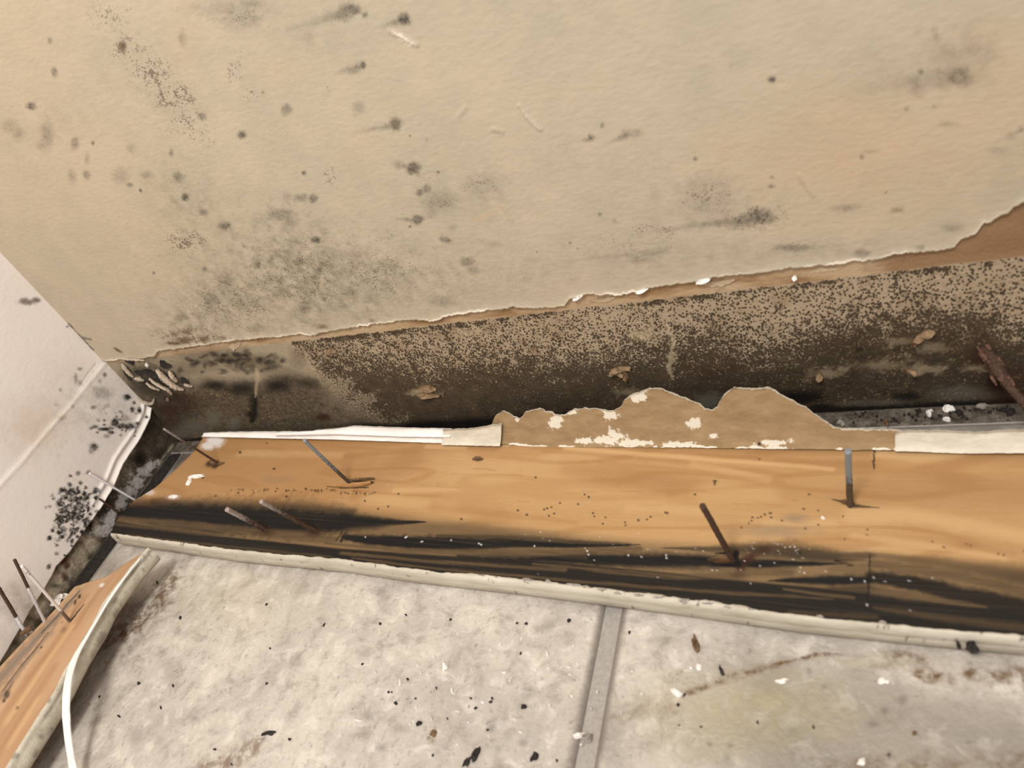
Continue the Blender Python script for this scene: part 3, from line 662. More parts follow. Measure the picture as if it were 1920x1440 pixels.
for i in range(150):
    u = rng.normal(132, 20); v = rng.normal(960, 34) - 0.3 * (u - 132)
    k.blob('spot', u, v, rng.uniform(1.5, 5), rng.uniform(2, 6), rng.uniform(.8, 1.4), ang=rng.uniform(-1, 1), soft=0.4)
for i in range(30):
    k.blob('spot', rng.normal(220, 20), rng.normal(790, 14), rng.uniform(1, 3), rng.uniform(1, 3), rng.uniform(.6, 1.3), soft=0.5)
for i in range(26):
    k.blob('spot', rng.normal(112, 8), rng.normal(1000, 12), rng.uniform(1, 3), rng.uniform(2, 4), rng.uniform(.5, .9), soft=0.5)
for a in [(75, 780, 60, 40, .28), (60, 820, 40, 40, .2), (110, 690, 40, 30, .12)]: k.blob('tan', *a, soft=1.0, add=True)
for a in [(180, 740, 60, 50, .25), (70, 1120, 60, 40, .35), (25, 1160, 50, 50, .3), (165, 780, 60, 40, .2)]: k.blob('grime', *a, soft=1.0, add=True)
RIDGE = [(197, 677, 3), (163, 718, 3.5), (127, 763, 3.5), (90, 803, 4), (33, 870, 4), (0, 905, 4), (-40, 950, 4)]
k.stroke('ridge', RIDGE, 1.0, vert=True, soft=0.8); k.stroke('pale', [(u, v, w * .7) for u, v, w in RIDGE], 0.28, vert=True)
k.stroke('ridge', [(178, 683, 2), (160, 705, 2), (148, 725, 2)], .6, vert=True)
dist = B - ez[:, None]
X = 0.0014 + 0.0003 * (fbm(A * 20, B * 20, 55) - 0.5)
ra = np.interp(A, np.array([on_left(u, v)[1] for u, v, w in RIDGE])[::-1], np.array([on_left(u, v)[2] for u, v, w in RIDGE])[::-1])
X = X + 0.0008 * np.exp(-((B - ra) / 0.0014) ** 2) + 0.0006 * sstep(0.002, -0.001, B - ra)
lipw = sstep(-0.100, -0.07, A)
X = X + lipw * (0.0030 * np.exp(-dist / 0.0016) + 0.0014 * np.exp(-((dist - 0.0065) / 0.0016) ** 2))
# the painted edge droops round over the broken plaster
P = np.stack([X, A, B], -1)
r0 = P[:, :1].copy(); r0[:, :, 0] = 0.0002; r0[:, :, 2] += 0.0003
r1 = P[:, :1].copy(); r1[:, :, 0] -= 0.0005; r1[:, :, 2] -= 0.0007
P = np.concatenate([r0, r1, P], 1)
at = {q: np.concatenate([a[:, :1], a[:, :1], a], 1) for q, a in k.attrs(['tan', 'grime', 'speck', 'spot', 'brown', 'pale', 'ridge']).items()}
grid_obj('paint_layer', P, MAT['paint_left'], wall_left, flip=True, attrs=at)

# ------------------------------------------------------------------ floor: tiles on a grout bed, screed strip along the back wall
V, Fq = box_geo((-0.0125, -0.75, -0.03), (0.95, 0.0128, -0.0014))
floor = tag(obj('floor', V, Fq, MAT['grout'], smooth=False), 'stone-look tiled floor strewn with flakes and dust', kind='structure')
ff = lambda u, v: on_floor(u, v)[:2]
def tile(x0, x1, y0, y1, seed, fine):
    def axis(a, b, lo, hi, st):
        base = np.arange(a + 0.004, b - 0.004, 0.02)
        if fine: base = np.concatenate([base[(base < lo)], np.arange(max(a + .004, lo), min(b - .004, hi), st), base[base > hi]])
        e = np.array([0, .0004, .0009, .0016, .0025])
        return np.concatenate([a + e, base, (b - e)[::-1]])
    xs = axis(x0, x1, -1, 0.62, 0.0009); ys = axis(y0, y1, -0.27, -0.09, 0.0009)
    A, B = np.meshgrid(xs, ys, indexing='ij')
    k = Masks(A, B, ff, seed)
    if fine:
        for st, s_ in [([(340, 1068, 6), (320, 1085, 16), (305, 1110, 18), (290, 1135, 22), (262, 1165, 26), (225, 1190, 18), (195, 1200, 10)], .75),
                       ([(490, 1385, 8), (470, 1405, 14), (430, 1425, 16), (385, 1440, 18), (340, 1465, 14)], .6),
                       ([(1150, 1345, 14), (1200, 1333, 14), (1260, 1318, 14)], .32), ([(1285, 1303, 7), (1320, 1288, 6), (1370, 1272, 6), (1430, 1255, 5), (1480, 1240, 4), (1530, 1230, 3)], .75),
                       ([(1445, 1248, 4), (1475, 1240, 3), (1540, 1226, 2), (1590, 1229, 1.5)], 1.1),
                       ([(1660, 1228, 8), (1700, 1230, 10), (1745, 1238, 9)], .6), ([(1640, 1250, 8), (1690, 1246, 8)], .35), ([(1725, 1266, 12), (1755, 1266, 10)], 1.0), ([(1782, 1270, 8), (1790, 1278, 6)], .7),
                       ([(1815, 1262, 10), (1860, 1266, 12), (1925, 1272, 14), (1980, 1280, 12)], .8), ([(1900, 1258, 9), (1960, 1262, 10)], .7), ([(1815, 1238, 4), (1820, 1252, 6)], .5),
                       ([(1560, 1438, 14), (1680, 1434, 14), (1800, 1436, 16), (1920, 1430, 18), (2000, 1420, 18)], .42), ([(1740, 1430, 8), (1755, 1440, 8)], .8), ([(1895, 1415, 9), (1930, 1425, 9)], .6),
                       ([(935, 1435, 14), (960, 1450, 14)], .35), ([(250, 1180, 40), (235, 1220, 30)], .3), ([(800, 1370, 7), (815, 1385, 7)], .8)]:
            k.stroke('stain', st, s_, soft=0.85, wob=1.3)
        for a in [(1400, 1330, 160, 60, .8), (1330, 1370, 90, 50, .7), (1280, 1320, 80, 20, .6), (430, 1120, 120, 60, .25), (1640, 1240, 120, 14, .3)]: k.blob('yellow', *a, soft=1.0)
        for a in [(820, 1330, 120, 60, 1.), (960, 1300, 160, 70, .6), (700, 1320, 60, 40, .7), (1180, 1230, 80, 60, .5), (1800, 1380, 200, 80, .6), (1500, 1360, 120, 60, .4), (330, 1250, 120, 60, .4), (950, 1190, 200, 30, .3), (600, 1400, 200, 60, .4)]: k.blob('dirty', *a, soft=1.0)
        for a in [(1693, 1312, 8, 7, .45), (1659, 1333, 6, 8, .45), (1635, 1357, 10, 7, .35), (1483, 1370, 12, 7, .3), (1715, 1375, 4, 3, .7), (1370, 1398, 6, 5, .4), (1362, 1420, 6, 8, .35), (1667, 1415, 4, 5, .8), (1330, 1396, 4, 5, .5), (1517, 1260, 6, 8, .4), (1545, 1288, 5, 4, .4),
                  (690, 1342, 10, 9, .3), (683, 1375, 12, 12, .35), (748, 1366, 16, 10, .35), (715, 1402, 8, 7, .4), (990, 1295, 10, 10, .35), (955, 1277, 8, 6, .35), (920, 1365, 7, 9, .5), (980, 1392, 8, 6, .4), (1065, 1268, 16, 12, .3), (1040, 1285, 10, 9, .25), (718, 1115, 10, 14, .3), (758, 1195, 8, 14, .3),
                  (1025, 1172, 10, 10, .3), (895, 1250, 6, 6, .35), (950, 1225, 12, 6, .25), (318, 1245, 16, 14, .22), (320, 1265, 16, 12, .22), (300, 1225, 12, 8, .2), (365, 1348, 9, 7, .4), (560, 1230, 6, 6, .2), (195, 1062, 60, 22, .4), (170, 1075, 30, 14, .4), (335, 845, 40, 30, .85), (300, 885, 30, 20, .85), (370, 820, 40, 14, .7), (330, 850, 30, 30, 1.3), (355, 828, 30, 20, 1.2), (300, 888, 20, 16, 1.2), (250, 1378, 14, 14, .25), (298, 1390, 14, 10, .25), (1240, 1200, 30, 6, .25)]: k.blob('spot', *a, soft=0.95)  # blobs at the long board's left end paint in shadow and dirt
        gz = sstep(0.35, 0.5, A + 0.3 * (fbm(A * 14, B * 14, 61) - 0.5)); gz = gz * (1 - 0.75 * sstep(-0.165, -0.135, B + 0.12 * (A - 0.5) + 0.02 * (fbm(A * 30, B * 30, 62) - 0.5)))
        k.m['greytone'] = np.clip(gz + 0.25 * sstep(-0.15, -0.18, B) * sstep(.25, .4, A), 0, 1)
    ex = np.minimum(A - x0, x1 - A); ey = np.minimum(B - y0, y1 - B); e = np.minimum(ex, ey)
    Z = -0.0022 * (1 - np.sqrt(np.clip(1 - (1 - np.clip(e / 0.0025, 0, 1)) ** 2, 0, 1)))
    Z = Z - 0.0003 * fbm(A * 70, B * 70, seed)
    k.m['joint'] = 0.85 * sstep(0.0046, 0.0014, e + 0.0014 * (fbm(A * 200, B * 200, 63) - .5))  # dark rim painted along tile edges: shadow lines and dirt beside the grout
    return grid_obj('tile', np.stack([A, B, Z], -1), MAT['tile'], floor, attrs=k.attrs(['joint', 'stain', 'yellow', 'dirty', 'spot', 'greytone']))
GX0, GX1 = 0.3966, 0.4044
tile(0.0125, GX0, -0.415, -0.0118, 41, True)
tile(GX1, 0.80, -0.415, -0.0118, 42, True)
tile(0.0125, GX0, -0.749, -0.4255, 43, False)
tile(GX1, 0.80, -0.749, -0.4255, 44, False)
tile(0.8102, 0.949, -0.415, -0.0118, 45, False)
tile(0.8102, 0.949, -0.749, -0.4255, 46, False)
xs = np.arange(0.0, 0.94, 0.002); ys = np.linspace(-0.0112, 0.0006, 14)
A, B = np.meshgrid(xs, ys, indexing='ij')
Z = -0.0004 + 0.0016 * (fbm(A * 160, B * 160, 71) - 0.5) + 0.0006 * (fbm(A * 500, B * 500, 72) - .5)
Z[:, 0] = -0.0021
grid_obj('screed_strip', np.stack([A, B, Z], -1), MAT['screed'], floor)
ys = np.arange(-0.745, -0.0105, 0.003); xs = np.linspace(0.0, 0.0122, 9)
A, B = np.meshgrid(xs, ys, indexing='ij')
grid_obj('screed_strip', np.stack([A, B, -0.0002 + 0.0014 * (fbm(A * 260, B * 260, 75) - 0.5)], -1), MAT['dark_screed'], floor)  # near-black strip standing in for the gap along the left wall

# ------------------------------------------------------------------ the baseboard lying face down along the back wall
ZT = 0.0140
far_px = [(385, 813), (640, 818), (900, 826), (1060, 833), (1300, 835), (1600, 838), (1920, 838)]
near_px = [(208, 1003), (430, 1034), (640, 1053), (760, 1070), (1000, 1096), (1270, 1129), (1500, 1160), (1700, 1180), (1920, 1199)]
end_px = [(385, 813), (366, 844), (330, 880), (290, 915), (252, 938), (228, 962), (213, 985), (208, 1003)]
fw = np.array([on_floor(u, v, ZT) for u, v in far_px]); nw = np.array([on_floor(u, v, ZT) for u, v in near_px]); ew = np.array([on_floor(u, v, ZT) for u, v in end_px])
def line_fn(w):
    # straight fit plus the traced deviation, so that it runs on past the frame
    c = np.polyfit(w[:, 0], w[:, 1], 1); dev = w[:, 1] - np.polyval(c, w[:, 0])
    return lambda x: np.polyval(c, x) + np.interp(x, w[:, 0], dev)
far_y, near_y = line_fn(fw), line_fn(nw)
et = (ew[:, 1] - far_y(ew[:, 0])) / (near_y(ew[:, 0]) - far_y(ew[:, 0]))
XR = 0.80
tt = np.concatenate([[0, .004], np.linspace(0.010, 0.985, 172), [0.990, .995, 1.0]])
ss = np.concatenate([np.linspace(0, 0.757, 900)[:-1], np.linspace(0.757, 1, 30)])
xe = np.interp(tt, et, ew[:, 0])
A = xe[None] + ss[:, None] * (XR - xe[None]) + 0.0006 * (fbm(tt * 60, tt * 0, 81) - 0.5)[None] * (1 - ss[:, None])
B = far_y(A) * (1 - tt[None]) + near_y(A) * tt[None]
fz = lambda u, v: on_floor(u, v, ZT)[:2]
k = Masks(A, B, fz, 51)
# stroke widths below are in photo pixels
ms = lambda pts, st, soft=0.5, key='mould', wob=0.5: k.stroke(key, pts, st, soft=soft, wob=wob)
# broad stained zone along the lower edge of the board
k.m['mould'] = 0.0 * A
low = np.array([fz(u, v) for u, v in [(205, 975), (420, 1006), (640, 1028), (860, 1042), (1000, 1050), (1300, 1078), (1640, 1112), (1800, 1135), (1920, 1150), (2500, 1228)]])
lowy = np.interp(A, low[:, 0], low[:, 1]) + 0.0016 * (fbm(A * 12, B * 160, 82) - 0.5)
k.m['mould'] = 0.97 * sstep(0.0008, -0.0008, B - lowy)
oliv = np.array([fz(u, v) for u, v in [(215, 935), (420, 940), (640, 948), (800, 968), (1000, 992), (1200, 1012), (1330, 1022), (1480, 1018), (1640, 1034), (1800, 1050), (1920, 1058), (2500, 1128)]])
k.m['olive'] = sstep(0.0035, -0.0065, B - np.interp(A, oliv[:, 0], oliv[:, 1]) + 0.004 * (fbm(A * 10, B * 90, 83) - 0.5)) * 0.92
B0_ = k.B; k.B = B + 0.0022 * (fbm(A * 16, B * 60, 85) - 0.5) + 0.0011 * (fbm(A * 45, B * 500, 86) - 0.5)    # marks follow the wavy grain
ms([(212, 958, 8), (260, 958, 12), (330, 966, 22), (430, 972, 26), (560, 976, 25), (640, 979, 18), (700, 981, 10), (745, 979, 5), (800, 977, .6)], 1.0, 0.55)
ms([(285, 945, 8), (420, 952, 14), (560, 955, 16), (660, 962, 8)], 0.75, 0.95)
ms([(645, 1006, 5), (700, 1012, 9), (800, 1016, 13), (900, 1020, 12), (960, 1017, 9), (1080, 1022, 5), (1200, 1022, .6)], 1.0, 0.4)
ms([(820, 1004, 4), (960, 1009, 6), (1080, 1017, 6), (1180, 1022, 4)], 0.75, 0.7)
ms([(640, 985, 3), (652, 992, 3), (640, 1014, 3)], 0.9, 0.4)
ms([(860, 1040, 4), (1000, 1046, 7), (1120, 1050, 12), (1240, 1052, 14), (1340, 1054, 12), (1430, 1058, 8), (1590, 1056, .8)], 1.0, 0.6)
ms([(1240, 1027, .8), (1350, 1030, 7), (1440, 1032, 14), (1500, 1038, 16), (1580, 1046, 9), (1640, 1040, 3)], 0.78, 0.8)
ms([(1440, 1026, 4), (1560, 1036, 4), (1640, 1044, 3)], 0.5, 0.9)
ms([(1440, 1090, 1), (1500, 1088, 7), (1560, 1087, 10), (1628, 1086, 9)], 1.0, 0.6)
ms([(1520, 1114, 10), (1590, 1108, 13), (1626, 1106, 14)], 0.72, 0.6)
ms([(1633, 1081, 11), (1720, 1094, 15), (1800, 1116, 18), (1860, 1130, 22), (1925, 1146, 26)], 0.95, 0.4)
ms([(1640, 1040, 5), (1750, 1052, 9), (1840, 1066, 13), (1925, 1082, 20)], 0.55, 0.8)
ms([(1400, 1100, 3), (1640, 1128, 6), (1760, 1140, 8), (1860, 1155, 10), (1925, 1165, 10)], 0.95, 0.5)
# paler grain left between the black
for p, st in [([(215, 972, 3), (300, 979, 5), (400, 988, 5), (470, 996, 6), (560, 1006, 8), (630, 1012, 6)], .8), ([(208, 982, 2), (330, 994, 3), (420, 1005, 2)], .6),
              ([(650, 996, 6), (740, 992, 9), (860, 990, 12), (960, 1000, 10), (1040, 1006, 8)], .35),
              ([(610, 1018, 2), (760, 1030, 4), (880, 1035, 6), (980, 1036, 8), (1080, 1034, 7), (1200, 1030, 5)], .85), ([(640, 1037, 3), (760, 1047, 2.5), (900, 1057, 3), (1060, 1068, 3)], .8),
              ([(660, 1048, 1.5), (820, 1064, 2), (1000, 1082, 2.5), (1200, 1100, 3), (1420, 1115, 3), (1560, 1122, 2)], .7), ([(1000, 1056, 2), (1150, 1072, 4), (1270, 1082, 5), (1400, 1074, 8), (1480, 1072, 8)], .7),
              ([(1330, 1050, 3), (1372, 1052, 5)], .6), ([(1470, 1104, 2), (1540, 1113, 3), (1600, 1120, 3)], .75), ([(1580, 1048, 4), (1626, 1042, 10)], .65),
              ([(1560, 1066, 8), (1624, 1064, 12)], .45), ([(1640, 1056, 9), (1730, 1068, 9), (1820, 1086, 9), (1925, 1112, 8)], .75), ([(1636, 1106, 9), (1700, 1117, 9), (1790, 1130, 5), (1850, 1139, 2)], .8),
              ([(1640, 1140, 3), (1760, 1158, 6), (1925, 1178, 8)], .45), ([(1480, 1146, 3), (1640, 1156, 6)], .35), ([(240, 1004, 1.5), (420, 1024, 2), (620, 1045, 2)], .45), ([(1100, 1046, 2), (1000, 1040, 2)], .3)]:
    ms(p, st, 0.6, 'streak')
# grain figure
for p, st in [([(790, 835, 12), (760, 865, 30), (700, 900, 28), (670, 922, 12)], .5), ([(800, 840, 12), (860, 834, 16), (930, 842, 6)], .4), ([(320, 880, 60), (500, 870, 60), (620, 880, 50), (680, 880, 30)], .5), ([(430, 822, 8), (640, 826, 10), (760, 828, 8)], .55), ([(1060, 880, 8), (1150, 892, 20), (1260, 905, 18), (1330, 905, 5)], .3),
              ([(1460, 860, 6), (1560, 868, 8), (1636, 872, 6)], .35), ([(1640, 915, 20), (1780, 915, 34), (1925, 925, 30)], .38), ([(1720, 878, 4), (1820, 862, 9), (1925, 860, 16)], .32), ([(1480, 1010, 8), (1600, 1005, 10), (1780, 1018, 9), (1900, 1035, 6)], .25),
              ([(960, 836, 4), (1200, 846, 5), (1420, 858, 4)], .45), ([(1020, 846, 3), (1280, 866, 4), (1480, 892, 4)], .35), ([(1120, 868, 3), (1330, 885, 3), (1470, 905, 3)], .3), ([(560, 846, 3), (720, 852, 3), (860, 846, 6)], .25),
              ([(800, 950, 5), (960, 966, 5), (1080, 980, 3)], .28), ([(430, 880, 14), (560, 890, 10)], .15), ([(300, 925, 12), (420, 925, 10)], .3), ([(1000, 838, 3), (1400, 846, 6), (1636, 850, 6)], .35)]:
    ms(p, st, 0.8, 'tone')
for p, st in [([(450, 850, 5), (640, 853, 5)], .3), ([(860, 910, 30), (1000, 915, 40), (1100, 930, 24), (1240, 940, 10)], .22), ([(1060, 840, 3), (1300, 858, 4), (1560, 880, 4)], .5), ([(1300, 870, 6), (1440, 900, 6)], .3), ([(1330, 925, 20), (1440, 930, 16)], .25),
              ([(1646, 850, 8), (1720, 856, 10), (1800, 848, 6)], .45), ([(1600, 965, 16), (1700, 965, 14), (1840, 990, 14), (1925, 1005, 12)], .4), ([(740, 920, 4), (860, 920, 4)], .35), ([(1180, 950, 10), (1320, 960, 8)], .3), ([(870, 840, 4), (800, 838, 3)], .4), ([(1440, 985, 8), (1560, 980, 8)], .25),
              ([(690, 935, 8), (800, 945, 8)], .25), ([(1600, 1005, 6), (1740, 1022, 6), (1880, 1045, 5)], .3)]:
    ms(p, st, 0.8, 'paletone')
k.B = B0_
# joints between the glued lengths, cracks, dots
k.stroke('black', [(1639, 839, 1.2), (1639, 862, 1.4), (1638, 882, 1.0)], 1.0, soft=0.4, vert=True, wob=1.8)
k.stroke('black', [(1631, 1038, 1.2), (1631, 1070, 1.7), (1629, 1096, 1.8), (1627, 1120, 2.0)], 0.95, soft=0.5, vert=True, wob=.3)
k.stroke('black', [(641, 997, 1.2), (636, 1006, 1.6), (630, 1014, 1.2)], 0.8, soft=0.4, vert=True)
DOTS = [(897, 861, 8, 3.5), (450, 848, 3, 3), (514, 879, 3, 2), (500, 831, 1.5, 1.5), (537, 931, 2.5, 2), (1340, 905, 2, 5), (1341, 902, 4, 2), (1570, 1052, 6, 2), (1594, 1060, 7, 2), (1500, 1036, 3, 2), (1424, 861, 2, 2), (1676, 842, 2, 1.5), (405, 930, 2.5, 1.5), (380, 895, 3, 2)]
for u, v, a, b in DOTS: k.blob('black', u, v, a, b, 0.85, soft=0.5)
D2 = [(1004, 895), (971, 957), (1050, 943), (1084, 945), (1096, 927), (1104, 932), (1029, 967), (1020, 955), (1026, 953), (1034, 951), (1039, 963), (1112, 962), (1114, 968), (1135, 970), (1130, 982), (1172, 979), (1173, 985), (1197, 975), (1220, 969), (1213, 974), (1248, 961), (1252, 962), (1303, 927), (988, 965),
      (865, 973), (1517, 927), (1507, 954), (1534, 957), (1581, 968), (1466, 976), (1510, 991), (1534, 984), (1584, 1011), (1626, 1003), (1626, 993), (1748, 1015), (1770, 1026), (1812, 1020), (1819, 1023), (1404, 981), (1409, 976), (1390, 989), (1411, 970), (1421, 971), (1427, 969), (1434, 965), (1445, 962), (1446, 970), (1443, 962), (1871, 1038), (1882, 1041), (1919, 1033), (728, 950), (709, 954), (684, 939), (747, 926), (560, 1034)]
for u, v in D2: k.blob('black', u, v, 2.0, 1.8, 0.9, soft=0.5)
for i in range(60):
    u = rng.uniform(425, 708); v = 919 + 0.01 * (u - 500) + rng.normal(0, 2.0) + (4 if u > 630 else 0)
    k.blob('black', u, v, rng.uniform(1, 2.4), rng.uniform(.8, 2.0), rng.uniform(.5, .95), soft=0.5)
for i in range(26): k.stroke('tone', [(u := rng.uniform(700, 1500), v := rng.uniform(860, 950), 0.8), (u + rng.uniform(10, 40), v + 1, 0.7)], rng.uniform(.4, .8), soft=0.6)
WD = [(760, 1008), (763, 1006), (790, 1016), (792, 1015), (846, 1013), (898, 1019), (902, 1021), (1002, 1024), (1101, 1033), (1103, 1040), (1178, 1041), (1203, 1044), (1249, 1041), (1250, 1046), (1340, 1052), (1347, 1053), (1508, 1074), (1500, 1064), (1597, 1086), (1639, 1083), (1621, 1090), (1705, 1089), (1705, 1144), (1234, 1082), (1335, 1069), (1659, 1090), (1749, 1084), (1626, 1134), (685, 1007), (644, 820), (1490, 1025), (1482, 1025)]
for u, v in WD: k.blob('white', u, v, 1.4, 1.3, 0.85, soft=0.6)
for i in range(30):
    u = rng.uniform(980, 1560); k.blob('white', u, np.interp(u, [980, 1560], [1012, 1040]) + rng.normal(14, 18), rng.uniform(.7, 1.6), rng.uniform(.6, 1.2), rng.uniform(.3, .8), soft=0.5)
for i in range(22):
    u = rng.uniform(1400, 1520); k.blob('white', u, rng.normal(1030, 8), rng.uniform(.8, 2.2), rng.uniform(.6, 1.2), rng.uniform(.2, .6), soft=0.5)
k.blob('white', 403, 826, 16, 12, .92, soft=0.5); k.blob('white', 390, 836, 12, 7, .9, soft=0.5); k.blob('white', 280, 923, 10, 5, .5, soft=0.6); k.blob('white', 325, 932, 10, 4, .45, soft=0.7)
for a in [(338, 846, 8, 12, .7, -.7), (306, 884, 10, 7, .6, -.7), (262, 932, 8, 6, .4, 0)]: k.blob('grey', *a[:5], ang=a[5], soft=0.9)
k.blob('grey', 1490, 972, 22, 8, .5, soft=1.0); k.blob('grey', 1450, 996, 60, 10, .45, soft=1.0); k.blob('grey', 520, 899, 26, 6, .25, soft=1.0)
for a in [(1405, 1046, 18, 9, .9, -.5), (1390, 1062, 12, 9, .8, 0), (1430, 1030, 16, 7, .7, -.2), (1383, 1078, 16, 9, .5, 0), (590, 998, 18, 8, .6, 0), (500, 996, 14, 7, .6, 0), (270, 940, 40, 7, .5, .05), (255, 945, 26, 6, .5, 0)]: k.blob('rust', *a[:5], ang=a[5], soft=0.8)
for p in [[(1334, 1056, 1), (1360, 1060, 2.5), (1384, 1059, 4)], [(1380, 1036, 5), (1380, 1048, 5), (1384, 1058, 5)], [(1340, 1038, 1), (1360, 1037, 2.5), (1372, 1042, 2)]]: k.stroke('black', p, 1.0, soft=0.4, wob=.8)
for p in [[(1560, 936, 1), (1580, 941, 2.2), (1600, 948, 4), (1620, 950, 2.4), (1648, 952, .8)], [(1582, 942, 3), (1600, 946, 4)], [(393, 868, 5), (405, 873, 5), (420, 868, 1)], [(614, 912, .8), (645, 915, 1.4), (690, 914, 1.2)], [(655, 901, 2), (700, 905, 2)]]: k.stroke('black', p, 0.85, soft=0.6, wob=.8)
E_KEYS = ['tone', 'paletone', 'olive', 'mould', 'streak', 'rust', 'grey', 'black', 'white']
Z = ZT - 0.0016 * sstep(0.984, 1.0, tt)[None] ** 2 - 0.0006 * sstep(0.012, 0.0, tt)[None] + 0.00025 * (fbm(A * 9, B * 30, 84) - 0.5)
P = np.stack([A, B, Z], -1)
base = tag(link('loose_baseboard', None), 'long pine baseboard lying face down along the back wall, its lower edge black with mould', 'baseboard', kind='thing')
base.location = (0, 0, 0)
sk = lambda z: np.stack([A, B, np.full_like(A, z)], -1)
# wooden body: back face with skirts down to the floor on every side, plus the (unseen) front face
uvg = np.stack([A, tt[None] * 0.092 + 0 * A], -1)
def closed_board(name, P, bottom, mat, parent, attrs, uv):
    n, m = P.shape[:2]; N = n * m
    idx = np.arange(N).reshape(n, m)
    loop = np.concatenate([idx[:, 0], idx[-1, 1:], idx[::-1, -1][1:], idx[0, ::-1][1:-1]])
    Vb = bottom.reshape(-1, 3)[loop]; L = len(loop)
    V = np.concatenate([P.reshape(-1, 3), Vb, Vb.mean(0, keepdims=True)])
    nl = np.roll(np.arange(L), -1)
    side = np.stack([loop, N + np.arange(L), N + nl, loop[nl]], -1)
    F = np.concatenate([grid_faces(n, m), side])
    at = {q: np.concatenate([a.ravel(), a.ravel()[loop], a.ravel()[:1]]) for q, a in attrs.items()}
    uvs = np.concatenate([uv.reshape(-1, 2), uv.reshape(-1, 2)[loop], uv.reshape(-1, 2)[:1]])
    return obj(name, V, F, mat, parent, attrs=at, uv=uvs)
Bi = np.maximum(B, near_y(A) + 0.0032)       # underside set back a little behind the painted edge
closed_board('board', P, np.stack([A, Bi, np.full_like(A, 0.0006)], -1), MAT['pine'], base, k.attrs(E_KEYS), uvg)

# painted bottom edge of the board, facing the room
xs = np.concatenate([np.linspace(xe[-1], 0.615, 760)[:-1], np.linspace(0.615, XR, 30)])
yn = near_y(xs)
prof = np.array([(-0.0017, .01395), (-0.0013, .0146), (-0.0006, .0148), (0.0001, .0143), (0.0007, .0128), (0.0009, .0110), (0.0008, .0100), (0.0010, .0085), (0.0010, .0042), (-0.0012, .0022), (-0.0030, .0008)])
jit = fbm(xs * 150, xs * 0, 91, 4) - 0.5
up = np.interp(xs, [on_floor(u, 1090, ZT)[0] for u in (840, 900, 1380, 1440)], [0, 1, 1, 0])
P2 = np.zeros((len(xs), len(prof), 3)); P2[..., 0] = xs[:, None]
offw = np.zeros(len(prof)); offw[:3] = (1, .8, .4)
P2[..., 1] = yn[:, None] - prof[None, :, 0] + offw[None] * (0.0022 * jit + 0.0010 * up * (0.3 + fbm(xs * 300, xs * 0, 92)))[:, None]
P2[..., 2] = prof[None, :, 1] + offw[None] * (0.0006 * up)[:, None] * fbm(xs * 420, xs * 0, 93)[:, None]
kd = Masks(P2[..., 0], P2[..., 2], lambda u, v: (unp(u, v, (0.065, 1, 0), -0.1005)[[0, 2]]), 95)
dirt = np.zeros(P2.shape[:2]); dirt[:, :1] = 0.8; dirt[:, -2:] = 0.7
dirt[:, 6] = 0.28 * sstep(on_floor(1350, 1100, ZT)[0], on_floor(1450, 1100, ZT)[0], xs)
dirt = np.maximum(dirt, 0.9 * sstep(0.74, 0.80, fbm(P2[..., 0] * 230, P2[..., 2] * 420, 96)))
grid_obj('painted_edge', P2, MAT['edge'], base, flip=True, attrs={'dirt': dirt})
tag(bpy.data.objects['painted_edge'], 'grubby cream painted edge')

def lumps(name, u, v, ru, rv, h, z, mat, parent, seed, ang=0.0, jag=0.6, smooth=True):
    """small crusty mound: irregular flattened dome standing on a horizontal surface"""
    r_ = np.random.default_rng(seed)
    c = on_floor(u, v, z); ca, sa = math.cos(ang), math.sin(ang)
    e1 = on_floor(u + ru * ca, v + ru * sa, z) - c; e2 = on_floor(u - rv * sa, v + rv * ca, z) - c
    nr, na = 5, 12
    pol = 1 + jag * (np.repeat(r_.random(6), 2) + .5 * r_.random(na) - .75)
    V = []
    for i in range(nr):
        q = math.cos(i / nr * math.pi / 2); zz = math.sin(i / nr * math.pi / 2)
        for j in range(na):
            th = 2 * math.pi * j / na; w = q * pol[j] * (1 + 0.25 * (r_.random() - .5))
            V.append(c + w * math.cos(th) * e1 + w * math.sin(th) * e2 + np.array([0, 0, zz * h * (1 + .4 * (r_.random() - .5))]))
    V = np.array(V); V[:na, 2] = z
    F = [(i * na + j, i * na + (j + 1) % na, (i + 1) * na + (j + 1) % na, (i + 1) * na + j) for i in range(nr - 1) for j in range(na)]
    t = (nr - 1) * na
    F += [(t + 0, t + 1, t + 2, t + 3), (t + 0, t + 3, t + 4, t + 11), (t + 11, t + 4, t + 5, t + 10), (t + 10, t + 5, t + 6, t + 9), (t + 9, t + 6, t + 7, t + 8)]
    F += [(3, 2, 1, 0), (11, 4, 3, 0), (10, 5, 4, 11), (9, 6, 5, 10), (8, 7, 6, 9)]
    return obj(name, V, np.array(F), mat, parent, smooth=smooth)
for i, (u, v, ru, rv) in enumerate([(905, 1081, 10, 3), (932, 1085, 6, 2.5), (991, 1089, 14, 6), (1030, 1093, 10, 5), (1075, 1098, 16, 3.5), (1098, 1102, 9, 4), (1130, 1109, 14, 4), (1160, 1114, 10, 3), (1200, 1118, 16, 3), (1240, 1122, 18, 4), (1283, 1127, 20, 5), (1330, 1134, 16, 3), (1365, 1140, 12, 3), (1410, 1145, 10, 2.5), (1538, 1157, 7, 3), (1655, 1168, 7, 3)]):
    lumps('crust', u, v, ru, rv, 0.0016, ZT - 0.0004, MAT['dust'], base, 300 + i, 0.12)

